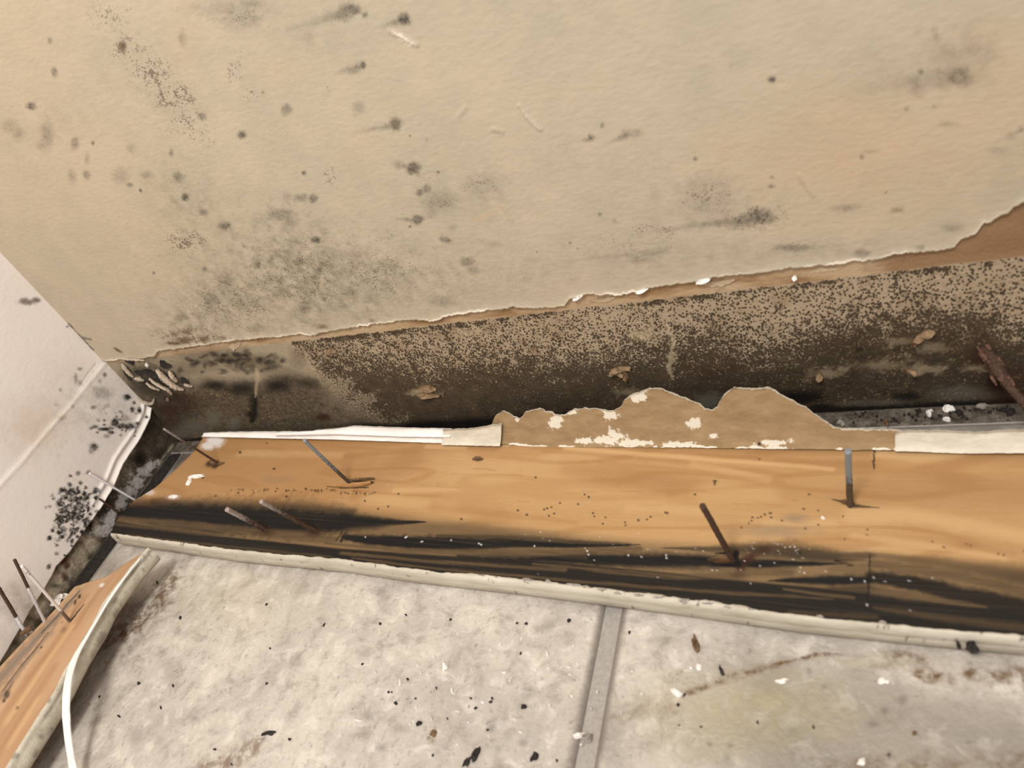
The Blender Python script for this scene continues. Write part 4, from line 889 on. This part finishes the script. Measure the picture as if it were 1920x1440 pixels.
# drywall paper and caulk torn off with the board, standing along its top edge
TILT = np.array([0.0, 0.30, 1.0])
d_e = fw[-1] - fw[0]; nrm = np.cross(d_e / np.linalg.norm(d_e), TILT); nrm /= np.linalg.norm(nrm)
nd = nrm @ np.array([fw[3][0], fw[3][1] + 0.0006, ZT])
onp = lambda u, v: unp(u, v, nrm, nd)
def strip(name, top, bot, mat, label=None, wmask=None, off=0.0, rows=22, step=1.6, ragged=1.0):
    u0, u1 = top[0][0], top[-1][0]
    us = np.arange(u0, u1 + .1, step)
    vt = interp_poly(top, us) + ragged * 5.0 * (fbm(us * 0.11, us * 0, 101, 3) - 0.5); vb = interp_poly(bot, us) + ragged * 2.2 * (fbm(us * 0.12, us * 0, 103, 3) - 0.5)
    f = np.linspace(0, 1, rows) ** 1.15
    P = np.array([[onp(u, b + (t - b) * q) for q in f] for u, t, b in zip(us, vt, vb)])
    nx = -nrm if nrm[1] > 0 else nrm
    bow = (0.0006 + 0.0022 * np.exp(-f / 0.22))[None, :, None] + 0.0012 * (fbm(P[..., 0] * 50, P[..., 2] * 50, 105)[..., None] - .5) * f[None, :, None]
    P = P + nx * (bow + off)
    P[..., 2] = np.maximum(P[..., 2], ZT + 0.0002)
    at = {'white': np.zeros(P.shape[:2]), 'dirt': np.zeros(P.shape[:2])}
    U = np.repeat(us[:, None], rows, 1); Vv = vb[:, None] + (vt - vb)[:, None] * f[None]
    jj = fbm(U * 0.05, Vv * 0.05, 107) - .5
    for u, v, ru, rv in (wmask or []):
        q = np.hypot((U - u) / ru, (Vv - v) / rv) * (1 + 1.2 * jj)
        at['white'] = np.maximum(at['white'], np.clip(1.05 - 0.55 * q, 0, 1))
    fr = np.minimum(np.abs(Vv - vb[:, None]) + 3.0 * jj + 0 * U, 99)
    at['white'] = np.maximum(at['white'], 0.85 * sstep(5.0, 1.5, fr) * sstep(0.4, 0.6, fbm(U * 0.02, U * 0, 109)))
    ft = np.abs(Vv - vt[:, None])
    at['white'] = np.maximum(at['white'], 0.8 * sstep(2.6, 0.8, ft + 3 * jj))
    q = np.hypot((U - 1425) / 5, (Vv - 828) / 3); at['dirt'] = 1 - sstep(.6, 1.1, q)
    o = sheet(name, P, nx * -0.0007, mat, base, attrs=at)
    if label: tag(o, label)
    return o
BOT = [(380, 815), (640, 820), (830, 826), (960, 829), (1000, 833), (1060, 834), (1300, 834), (1600, 838), (1700, 838), (1800, 842), (2000, 840)]
strip('caulk_strip', [(383, 811), (420, 809), (560, 808), (640, 807), (760, 810), (850, 811), (880, 812)], BOT, MAT['caulk'], None, off=0.0004, rows=8, ragged=0.3)
strip('caulk_strip', [(520, 808), (580, 806), (640, 800), (668, 796), (700, 797), (760, 799), (850, 801)], [(520, 811), (640, 808), (760, 812), (850, 813)], MAT['caulk'], None, off=0.0016, rows=8, ragged=0.3)
strip('caulk_strip', [(835, 801), (870, 799), (900, 797), (925, 792), (945, 790)], [(835, 826), (945, 828)], MAT['caulk_grey'], 'greyish caulk scrap', off=0.0026, rows=8, ragged=0.6)
strip('paper_strip', [(922, 796), (930, 778), (936, 774), (945, 770), (955, 774), (962, 780), (968, 782), (975, 784), (981, 778), (984, 772), (1000, 769), (1012, 766), (1022, 770), (1036, 773), (1040, 778), (1050, 779), (1060, 777), (1068, 770), (1078, 766), (1100, 765), (1120, 764), (1132, 768), (1140, 771), (1152, 768), (1165, 762), (1170, 750), (1182, 741), (1192, 736), (1204, 731), (1218, 727), (1235, 728), (1260, 737), (1290, 748), (1310, 755), (1322, 766), (1334, 768), (1345, 763), (1350, 750), (1358, 738), (1376, 726), (1388, 727), (1420, 728), (1440, 726), (1455, 732), (1470, 742), (1490, 752), (1512, 764), (1524, 774), (1545, 787), (1565, 800), (1590, 804), (1630, 804), (1688, 806), (1698, 812)], BOT, MAT['paper'], 'torn brown drywall paper',
      wmask=[(970, 787, 5, 5), (1040, 790, 12, 12), (1068, 772, 12, 6), (1146, 776, 12, 9), (1196, 741, 13, 9), (1155, 815, 14, 14), (1130, 822, 30, 8), (1095, 824, 16, 6), (1303, 792, 14, 9), (1338, 815, 7, 4), (1450, 826, 30, 5), (1190, 827, 50, 6), (1270, 830, 40, 5)], rows=26, step=1.4)
strip('caulk_strip', [(1678, 812), (1690, 806), (1760, 804), (1830, 809), (1900, 803), (1985, 803)], BOT, MAT['caulk_grey'], 'cream painted caulk', off=0.0010, rows=10, ragged=0.7)

# nails
def plumb(tip, B):
    """point on the sight line of the tip nearest to the plumb line through the nail's foot B"""
    d = R.T @ np.array([(tip[0] - 960) / F_PX, (tip[1] - 720) / F_PX, 1.0]); d /= np.linalg.norm(d)
    S = np.linalg.solve(np.array([[d @ d, -d[2]], [d[2], -1]]), [d @ (B - CAM), (B - CAM)[2]])
    return CAM + S[0] * d
def nail(tip, foot, z, r, mat, parent, bend=0.0, rough=0.15, rust=(1, 0), drip=None, seed=0, label=None, T=None, deep=0.006):
    r_ = np.random.default_rng(seed)
    Bp = on_floor(foot[0], foot[1], z); Tp = plumb(tip, Bp) if T is None else T
    n = 34; t = np.linspace(0, 1, n)
    side = np.cross(Tp - Bp, [0.3, 0.8, 0.4]); side /= np.linalg.norm(side)
    P = Bp + (Tp - Bp) * t[:, None] + side * (bend * np.sin(np.pi * t) + 0.0003 * (fbm(t * 6, t * 0, seed) - .5))[:, None]
    P = np.concatenate([[Bp - (P[1] - P[0]) / np.linalg.norm(P[1] - P[0]) * deep], P]); t = np.concatenate([[0], t])
    rad = r * (1 + rough * 2 * (r_.random((len(P), 10)) - .5) * np.interp(t, [0, 1], rust)[:, None] + rough * (fbm(t * 14, t * 0, seed + 3) - .5)[:, None])
    V, F = tube_geo(P, rad, 10)
    def ex(a): return np.repeat(np.concatenate([a[:1], a[:1], a, a[-1:], a[-1:]])[:, None], 10, 1)
    at = {'rust': ex(np.interp(t, [0, 1], rust)), 'drip': ex(np.zeros_like(t) if drip is None else np.interp(t, *drip))}
    o = obj('nail', V, F, MAT[mat], parent, attrs=at)
    if label: tag(o, label)
    return o
nail((570, 825), (655, 905), ZT, 0.00115, 'nail_steel', base, rough=.05, rust=(.75, .12), seed=1, bend=0.0004, label='grey steel nail with a rusty foot')
nail((307, 804), (410, 869), ZT, 0.00085, 'nail_rust', base, rough=.10, rust=(.9, .35), seed=2, label='thin rusty nail')
nail((425, 955), (499, 993), ZT, 0.00165, 'nail_rust', base, rough=.34, rust=(1.0, .05), seed=3, bend=0.0012, label='crusted rusty nail with a pale tip')
nail((489, 940), (592, 996), ZT, 0.00135, 'nail_rust', base, rough=.34, rust=(1.1, .25), seed=4, bend=0.0016, label='bent rusty nail')
nail((1590, 845), (1594, 948), ZT, 0.00150, 'nail_steel', base, rough=.10, rust=(1.15, -.15), seed=5, label='upright nail, grey above and rusty below')
nail((1317, 948), (1374, 1050), ZT, 0.00145, 'nail_rust', base, rough=.06, rust=(.95, .8), seed=6, label='brown rusted nail in a split')
# two nails in the mitred end, reaching over to the left wall
nail((166, 886), (252, 937), ZT - 0.004, 0.00090, 'nail_drip', base, rough=.06, rust=(.2, .2), drip=([0, .35, .6, 1], [1, 1, .8, .9]), seed=7, label='nail coated in white paint', T=on_left(167, 887, 0.0035), deep=0.003)
nail((183, 932), (219, 959), ZT - 0.004, 0.00075, 'nail_rust', base, rough=.12, rust=(1, .7), seed=8, label='short thin rusty nail', T=on_left(186, 935, 0.004), deep=0.003)

def splinter(pts, z0, lift, mat, parent, thick=0.0006, seed=0):
    """lifted sliver: pts = (u, v_top, v_bottom, lift fraction) along its length"""
    P = []
    for u, va, vb, q in pts:
        a = on_floor(u, va, z0); b = on_floor(u, vb, z0)
        up_ = np.array([0, 0, lift * q + 0.0003])
        P.append([a + up_ * 0.6, (a + b) / 2 + up_, b + up_ * 0.8])
    return sheet('splinter', np.array(P), np.array([0, 0, -thick]), mat, parent)
splinter([(652, 900, 906, .2), (665, 900, 905, .8), (680, 900, 904, 1), (694, 899, 903, 1), (704, 899, 901, .8)], ZT, 0.003, MAT['chip_brown'], base)
splinter([(612, 911, 912, 0), (635, 909, 914, .4), (660, 908, 915, .8), (680, 906, 914, 1), (697, 904, 909, .9)], ZT, 0.0018, MAT['splinter'], base)
splinter([(1332, 1046, 1055, 0), (1345, 1044, 1056, .3), (1360, 1043, 1058, .8), (1372, 1044, 1056, 1)], ZT, 0.0016, MAT['splinter_dark'], base)
splinter([(1578, 940, 945, .6), (1584, 938, 947, 1), (1590, 941, 949, .7)], ZT, 0.002, MAT['chip_brown'], base)
splinter([(394, 866, 872, .3), (403, 866, 874, .9), (412, 867, 873, .6), (421, 867, 869, .2)], ZT, 0.0014, MAT['chip_brown'], base)
splinter([(886, 860, 863, .3), (892, 857, 864, 1), (900, 857, 864, .8), (906, 860, 862, .2)], ZT, 0.0012, MAT['chip_brown'], base)

# ------------------------------------------------------------------ the second baseboard, leaning at the left wall
zl = 0.0125
zr = lambda y: np.interp(y, [-0.62, -0.13], [0.0205, 0.0280])
rp = [(278, 1031, .028), (262, 1049, .028), (245, 1068, .028), (227, 1092, .0278), (212, 1112, .0276), (195, 1136, .0274), (176, 1174, .0272), (158, 1203, .027), (143, 1228, .0268), (130, 1253, .0266), (112, 1288, .0264), (90, 1326, .0262), (60, 1373, .0259), (25, 1428, .0256), (0, 1468, .0255)]
rw = np.array([on_floor(*q) for q in rp])[::-1]
lw = np.array([on_floor(u, v, .0125) for u, v in [(140, 1100), (100, 1146), (50, 1196), (0, 1250)]])[::-1]
rx = lambda y: np.interp(y, np.concatenate([[-0.62], rw[:, 1]]), np.concatenate([[0.108], rw[:, 0]]))
lx = lambda y: np.interp(y, np.concatenate([[-0.62, -0.27], lw[:, 1], [-0.10]]), np.concatenate([[0.004, 0.0045], np.maximum(lw[:, 0], .004), [lw[-1, 0] + .007]]))
ep = [(140, 1100, .0125), (172, 1091, .016), (203, 1084, .0195), (221, 1071, .0215), (240, 1056, .0235), (262, 1040, .0265), (278, 1031, .028)]
ewp = np.array([on_floor(*q) for q in ep])
etp = (ewp[:, 0] - lx(ewp[:, 1])) / (rx(ewp[:, 1]) - lx(ewp[:, 1])); etp[0] = 0; etp[-1] = 1.0
o_ = np.argsort(etp)
tt2 = np.concatenate([[0, .008], np.linspace(.02, .98, 90), [.992, 1.0]])
ye = np.interp(tt2, etp[o_], ewp[o_, 1]) + 0.0006 * (fbm(tt2 * 30, tt2 * 0, 111) - .5)
s2 = np.concatenate([np.linspace(0, .36, 260)[:-1], np.linspace(.36, 1, 40)])
B = ye[None] + s2[:, None] * (-0.60 - ye[None])
A = lx(B) + (rx(B) - lx(B)) * tt2[None]
Z = zl + (zr(B) - zl) * tt2[None]
kz = lambda u, v: on_floor(u, v, 0.0195)[:2]
k = Masks(A, B, kz, 71)
for p, st in [([(140, 1102, 4), (100, 1150, 9), (50, 1202, 13), (-20, 1275, 18)], .75), ([(90, 1185, 6), (40, 1245, 7), (-10, 1305, 8)], .5)]: k.stroke('grey', p, st, soft=0.9, wob=1.5)
for p, st in [([(84, 1183, 2), (60, 1215, 2.4), (30, 1250, 2.4), (0, 1290, 2)], .6), ([(142, 1104, 2), (120, 1124, 2), (98, 1150, 2), (70, 1180, 2)], .6), ([(20, 1275, 2), (5, 1310, 2)], .5), ([(134, 1167, 2.4), (146, 1152, 1.8), (160, 1136, 1)], 1.0), ([(136, 1122, 2), (138, 1130, 2)], .9), ([(143, 1112, 2), (146, 1118, 2)], .9)]: k.stroke('black', p, st, soft=0.6, vert=True, wob=1.2)
for a in [(10, 1300, 6, 8, .8), (5, 1312, 4, 4, .8), (75, 1212, 3, 3, .8), (38, 1330, 3, 3, .7), (114, 1165, 2, 2, .6)]: k.blob('black', *a, soft=0.5)
for p, st in [([(160, 1120, 6), (110, 1200, 8), (40, 1300, 10), (-20, 1390, 12)], .4), ([(110, 1260, 8), (50, 1350, 10), (0, 1430, 12)], .35), ([(200, 1095, 4), (150, 1180, 6)], .3)]: k.stroke('tone', p, st, soft=0.9)
for p, st in [([(140, 1180, 6), (90, 1250, 7), (20, 1350, 8)], .4), ([(80, 1320, 6), (30, 1400, 6)], .4)]: k.stroke('paletone', p, st, soft=0.9)
k.blob('white', 196, 1101, 5, 4, .9, soft=0.5); k.blob('rust', 122, 1182, 6, 5, .35, soft=0.8)
short = tag(link('loose_baseboard', None), 'short pine baseboard with a mitred end, tilted against the foot of the left wall', 'baseboard', kind='thing')
P = np.stack([A, B, Z], -1); bot = P.copy(); bot[..., 2] -= 0.0120
closed_board('board', P[:, ::-1], bot[:, ::-1], MAT['pine_orange'], short, {q: a[:, ::-1] for q, a in k.attrs(E_KEYS).items()}, np.stack([B, tt2[None] * 0.09 + 0 * A], -1)[:, ::-1])
ys = np.concatenate([np.linspace(ye[-1] + 0.0008, -0.28, 300)[:-1], np.linspace(-0.28, -0.6, 24)])
prof = np.array([(-.0022, .0001), (-.0014, .0009), (-.0002, .0008), (.0008, -.0004), (.0006, -.0018), (.0014, -.0032), (.0022, -.0058), (.0016, -.0092), (.0004, -.0116), (-.001, -.0124)])
P2 = np.zeros((len(ys), len(prof), 3)); P2[..., 1] = ys[:, None]
jit = fbm(ys * 130, ys * 0, 121) - .5
ow = np.array([1, 1, .6, .3, .5, .2, 0, 0, 0, 0])
P2[..., 0] = rx(ys)[:, None] + prof[None, :, 0] + ow[None] * (.0026 * jit)[:, None] + 0.0007 * (fbm(ys[:, None] * 80 + 0 * prof[None, :, 0], prof[None, :, 1] * 300 + 0 * ys[:, None], 122) - .5)
P2[..., 2] = zr(ys)[:, None] + prof[None, :, 1]
dirt = 0.55 * sstep(.58, .72, fbm(P2[..., 1] * 160, P2[..., 2] * 300, 123)); dirt[:, 4] = 0.55 * sstep(.4, .6, fbm(ys * 60, ys * 0, 124)); dirt[:, -2:] = .4
o = grid_obj('painted_edge', P2, MAT['edge'], short, flip=False, attrs={'dirt': dirt})
# strip of paint peeling off the edge and curling down to the floor
rb = [(262, 1047, .0288, 1.2), (235, 1081, .0288, 1.6), (205, 1122, .0286, 2.0), (176, 1172, .0284, 2.0), (150, 1215, .0282, 3.2), (134, 1247, .0288, 5.5), (126, 1282, .0290, 7), (123, 1320, .0262, 7), (124, 1355, .0216, 7), (128, 1392, .0160, 7), (134, 1428, .0106, 7.4), (141, 1462, .0068, 7.4), (152, 1500, .0040, 7.4), (168, 1535, .0024, 7)]
rb = np.array(rb); tq = np.linspace(0, len(rb) - 1, 90)
ru = [np.interp(tq, np.arange(len(rb)), rb[:, i]) for i in range(4)]
for i in range(4):      # smooth the traced path
    for _ in range(6): ru[i][1:-1] = (ru[i][:-2] + 2 * ru[i][1:-1] + ru[i][2:]) / 4
P = []
for j, (u, v, z, w) in enumerate(zip(*ru)):
    du = ru[0][min(j + 1, 89)] - ru[0][max(j - 1, 0)]; dv = ru[1][min(j + 1, 89)] - ru[1][max(j - 1, 0)]; L = math.hypot(du, dv)
    nx_, ny_ = -dv / L, du / L; w = w * (1 + .25 * (vnoise(j * .35, 0, 5) - .5))
    P.append([on_floor(u + nx_ * w * q, v + ny_ * w * q, z + 0.0004 * (1 - q * q)) for q in (-1, -.4, .4, 1)])
tag(sheet('paint_strip', np.array(P), np.array([0, 0, -0.0005]), MAT['caulk'], short), 'strip of white paint peeling off and curling to the floor')
nail((-14, 1083), (45, 1181), .0130, 0.00115, 'nail_drip', short, rough=.10, rust=(.9, 1.0), drip=([0, .22, .3, 1], [1, 1, .0, 0]), seed=11, label='rusty nail with white paint at its foot')
nail((27, 1049), (82, 1162), .0150, 0.00100, 'nail_drip', short, rough=.07, rust=(.4, .8), drip=([0, .5, .58, 1], [1, 1, 0, 0]), seed=12, label='nail white below and dark above')
nail((40, 1060), (132, 1166), .0190, 0.00100, 'nail_drip', short, rough=.07, rust=(.1, .1), drip=([0, .15, .3, .75, .85, 1], [0, .2, 1, 1, .5, .75]), seed=13, label='nail streaked with white paint')
for i, (u, v, ru_, rv_, an) in enumerate([(100, 1125, 15, 5, -.85), (112, 1118, 8, 4, -.6), (46, 1182, 7, 4, 0)]):
    wall_scrap('paint_flake', u, v, ru_, rv_, MAT['flake_white'], an, 0.003, 160 + i, parent=wall_left, on=on_left, nrm=(1, 0, 0), curl=0.004)
splinter([(40, 1186, 1194, .5), (52, 1178, 1190, 1), (60, 1174, 1184, .6)], .0145, 0.002, MAT['chip_brown'], short)

# ------------------------------------------------------------------ heavily rusted spike in the back wall
r_ = np.random.default_rng(5)
spike = link('iron_spike', None); tag(spike, 'thick flaking rusted spike sticking out of the mouldy wall at the right', 'spike')
p0 = on_back(1836, 646, 0.004); p1 = on_back(1932, 775, -0.030); t = np.linspace(0, 1, 44)
P = p0 + (p1 - p0) * t[:, None] + 0.0006 * np.stack([np.sin(t * 9), np.cos(t * 7), np.sin(t * 5)], -1)
V, F = tube_geo(P, np.interp(t, [0, .1, .42, .5, 1], [.0020, .0030, .0034, .0022, .0020])[:, None] * (1 + .5 * (r_.random((44, 10)) - .5)), 10)
obj('shank', V, F, MAT['nail_rust'], spike, attrs={'rust': np.full(len(V), 1.1), 'drip': np.zeros(len(V))})
q0, q1 = P[1], P[22]; dd = (q1 - q0)
for i in range(16):
    c = q0 + dd * r_.random() + np.array([r_.normal(0, .0016), -.0030 + r_.normal(0, .0006), .0012 + r_.normal(0, .0012)])
    a = dd / np.linalg.norm(dd) * r_.uniform(.002, .005); b = np.cross(dd, [0, -1, 0.3]); b = b / np.linalg.norm(b) * r_.uniform(.0006, .0014)
    S_ = np.linspace(-1, 1, 5); T_ = np.linspace(-1, 1, 3)
    Pq = np.array([[c + a * s + b * t_ * (1 - .6 * s * s) + np.array([0, -.0008 * (s * s + .3 * r_.random()), 0]) for t_ in T_] for s in S_])
    sheet('rust_flake', Pq, np.array([0, .0005, 0]), MAT['rust_flake'], spike)

# ------------------------------------------------------------------ debris
def crumb(name, u, v, ru, rv, h, z, mat, label, cat, group=None, ang=0.0, seed=0):
    o = lumps(name, u, v, ru * 1.15, rv * 1.15, h, z, MAT[mat], None, seed, ang, 0.9, False)
    c = on_floor(u, v, z)
    me = o.data; n = len(me.vertices); co = np.empty(n * 3, np.float32); me.vertices.foreach_get('co', co)
    co = co.reshape(-1, 3) - c.astype(np.float32); me.vertices.foreach_set('co', co.ravel()); me.update()
    o.location = c
    return tag(o, label, cat, group)
crumb('wood_chip', 1305, 1212, 4.5, 14, .0030, 0, 'chip_brown', 'small brown wood chip on the tile below the black board edge', 'wood chip', seed=401, ang=-.15)
crumb('mould_crumb', 1824, 1215, 15, 8, .0035, .0085, 'crumb_dark', 'large dark crumb on the cream edge of the long board at right', 'crumb', seed=402, ang=.15)
crumb('mould_crumb', 1798, 1211, 7, 3.5, .0020, .0085, 'crumb_dark', 'small dark crumb beside the large one on the cream board edge', 'crumb', seed=403, ang=.9)
crumb('dark_chip', 893, 1416, 6, 17, .0022, 0, 'crumb_dark', 'long dark chip with a tapering end near the bottom of the left tile', 'chip', seed=404, ang=.45)
crumb('dark_chip', 876, 1430, 4, 10, .0012, 0, 'crumb_dark', 'thin dark sliver at the lower end of the long dark chip', 'chip', seed=405, ang=.6)
crumb('dark_chip', 1003, 1421, 5.5, 7, .0020, 0, 'crumb_dark', 'black chip on the tile just left of the grout line, at the bottom', 'chip', seed=406, ang=.4)
crumb('dark_chip', 788, 1356, 4, 5, .0016, 0, 'crumb_dark', 'black chip above the brown stain on the left tile', 'chip', seed=407, ang=.4)
crumb('dark_chip', 981, 1326, 5, 4, .0016, 0, 'crumb_dark', 'squarish dark chip on the left tile nearest the grout line', 'chip', seed=408)
crumb('dark_chip', 507, 1374, 11, 5, .0018, 0, 'crumb_dark', 'dark curled chip on the left tile toward the short board', 'chip', seed=409, ang=-.35)
crumb('brown_crumb', 813, 1374, 5, 5, .0014, 0, 'chip_brown', 'brown crumb in the middle of the brown stain on the left tile', 'crumb', seed=410)
crumb('dark_chip', 1353, 1257, 3, 7, .0010, 0, 'crumb_dark', 'slim dark sliver on the tile right of the wood chip', 'chip', seed=411, ang=-.4)
crumb('brown_crumb', 1713, 1375, 3.5, 3, .0012, 0, 'chip_brown', 'round brown crumb on the right tile', 'crumb', seed=412)
crumb('paint_flake', 1086, 1381, 14, 4, .0020, 0, 'flake_white', 'long white paint flake lying across the grout line', 'paint flake', seed=413, ang=-.22)
crumb('plaster_crumb', 1100, 1386, 9, 6, .0022, 0, 'dust', 'grey crumb under the long white flake on the grout', 'crumb', seed=414, ang=-.4)
crumb('paint_flake', 1267, 1298, 9, 4, .0018, 0, 'flake_white', 'curled white flake on the right tile by the yellow stain', 'paint flake', seed=415, ang=.6)
crumb('paint_flake', 1466, 1278, 12, 5, .0014, 0, 'flake_white', 'broad white flake below the rusty crack in the right tile', 'paint flake', seed=416, ang=-.05)
crumb('paint_flake', 1655, 1277, 7, 6, .0010, 0, 'flake_white', 'crumbly white flake on the right tile beside the brown stains', 'paint flake', seed=417)
crumb('paint_flake', 1310, 1252, 5, 4.5, .0014, 0, 'flake_white', 'round white flake just below the brown wood chip', 'paint flake', seed=418)
crumb('paint_flake', 1295, 1252, 2.5, 2.5, .0010, 0, 'flake_white', 'tiny white flake left of the round white one', 'paint flake', seed=419)
crumb('paint_flake', 1615, 1428, 5.5, 5, .0012, 0, 'flake_white', 'round white flake at the bottom of the right tile', 'paint flake', seed=420)
crumb('paint_flake', 836, 1250, 5, 10, .0024, 0, 'flake_white', 'forked white flake standing on the left tile below the board', 'paint flake', seed=421, ang=.35)
crumb('paint_flake', 367, 893, 13, 2.6, .0016, ZT, 'flake_white', 'thin white flake on the wood at the left end of the long board', 'paint flake', seed=422, ang=-.12)
crumb('paint_flake', 355, 902, 2.6, 8, .0012, ZT, 'flake_white', 'white flake hanging from the thin one on the long board', 'paint flake', seed=423, ang=.4)
crumb('paint_flake', 1543, 972, 3, 2.6, .0012, ZT, 'flake_white', 'single white flake on the bare wood below the upright nail', 'paint flake', seed=424)
crumb('paint_flake', 326, 932, 9, 3, .0012, ZT, 'flake_white', 'white flake at the top of the black mould on the long board', 'paint flake', seed=425, ang=-.2)
# pebbles of plaster on the screed strip
for i, (u, v, a, b, mt, lb) in enumerate([(1781, 766, 8, 5, 'flake_white', 'largest pale plaster pebble in the gap at the foot of the wall'), (1743, 775, 5, 4.5, 'flake_white', 'round white plaster pebble left of the largest one in the gap'),
        (1797, 774, 5, 5, 'crumb_dark', 'black pebble right of the pale plaster pebble in the gap'), (1578, 794, 7, 4, 'dust', 'grey pebble by the torn paper end of the gap'), (1662, 792, 5, 7, 'chip_brown', 'brown splinter lying in the gap by the wall'),
        (1722, 772, 4, 3, 'crumb_dark', 'dark crumb at the left of the white pebbles in the gap'), (1842, 764, 8, 4, 'dust', 'grey pebble right of the largest pale one in the gap'), (1893, 772, 10, 5, 'crumb_dark', 'dark crumb in the gap below the rusted spike'),
        (1775, 788, 5, 2.5, 'flake_white', 'thin white chip at the lower edge of the gap')]):
    crumb('plaster_pebble', u, v, a, b, .0022, 0.0, mt, lb, 'pebble', seed=430 + i)
lab = 'tiny dark crumb scattered in the wall gap'
for i in range(40):
    u = rng.uniform(1600, 1918); v = np.interp(u, [1600, 1920], [784, 770]) + rng.uniform(-10, 12)
    crumb('gap_crumb', u, v, rng.uniform(1.5, 3.5), rng.uniform(1.2, 2.6), .0012, 0.0, ['crumb_dark', 'crumb_dark', 'dust'][i % 3] if i % 3 < 2 else 'crumb_dark', lab, 'crumb', 'dark crumbs in the wall gap', seed=500 + i)
WS = [(1015, 715, 2, 8), (895, 750, 3, 5), (1160, 795, 3, 11), (1305, 755, 5, 3), (1165, 880, 7, 3), (1095, 890, 5, 3), (1220, 860, 2, 5), (1280, 875, 8, 2), (915, 905, 9, 2.5), (950, 945, 3, 9), (428, 865, 6, 4), (448, 905, 2, 6), (193, 900, 3, 8), (330, 960, 3, 10), (625, 1005, 4, 11), (650, 1123, 10, 2.5),
      (632, 1022, 5, 2.5), (510, 1165, 2.5, 9), (95, 1175, 12, 3), (390, 1190, 3, 6), (715, 1185, 4, 2), (795, 1070, 5, 4), (1080, 1090, 2.5, 6), (1175, 1088, 3, 4), (1440, 1015, 5, 4), (1298, 1038, 6, 5), (1405, 1108, 3, 2.5), (1575, 1130, 3, 2.5), (1690, 1025, 4, 3), (1637, 895, 2, 5), (1170, 1325, 9, 2.5), (655, 1310, 5, 3),
      (1350, 1310, 6, 4), (830, 1260, 5, 3), (1005, 1240, 4, 4), (1330, 855, 3, 4), (735, 890, 3, 3), (425, 1095, 2, 6), (1020, 1240, 3, 3), (1285, 915, 5, 2), (520, 815, 2, 3), (840, 775, 4, 2), (655, 685, 4, 2), (790, 655, 3, 2), (1390, 635, 3, 3), (640, 930, 2, 5), (690, 955, 3, 2), (960, 935, 4, 3), (1225, 1000, 2, 3)]
for i, (x, y, a, b) in enumerate(WS):
    crumb('paint_sliver', 640 + x / 3, 960 + y / 3, max(a / 2.1, 1.3), max(b / 2.1, 1.2), .0010, -0.0001, 'flake_white', 'tiny white paint sliver scattered on the floor tiles', 'paint flake', 'tiny white slivers on the tiles', seed=600 + i, ang=rng.uniform(-.3, .3))
DC = [(420, 1050), (308, 1075), (285, 1015), (265, 1015), (850, 1048), (840, 1070), (755, 1105), (597, 1163), (825, 1225), (515, 1370), (1215, 1400), (120, 855), (220, 630), (615, 605), (365, 580), (990, 625), (1280, 610), (1040, 630), (1895, 1085), (1900, 1200), (1620, 680), (375, 940), (535, 990), (728, 1048), (1010, 795), (1930, 1030),
      (2025, 1210), (2340, 1185), (2655, 1210), (3080, 1365), (-420, 965), (-95, 635), (-1140, 965), (-1035, 395), (-945, 975), (-905, 595), (-710, 1335), (-290, 1280), (-615, 1420), (-1250, 1150), (-1360, 1040), (-420, 520), (-1015, 1100), (-400, 770)]
for i, (x, y) in enumerate(DC):
    crumb('dark_speck', 640 + x / 3, 960 + y / 3, rng.uniform(1.2, 2.6), rng.uniform(1.2, 3.0), .0008, -0.0001, 'crumb_dark', 'tiny dark speck scattered on the floor tiles', 'crumb', 'tiny dark specks on the tiles', seed=700 + i, ang=rng.uniform(-.8, .8))
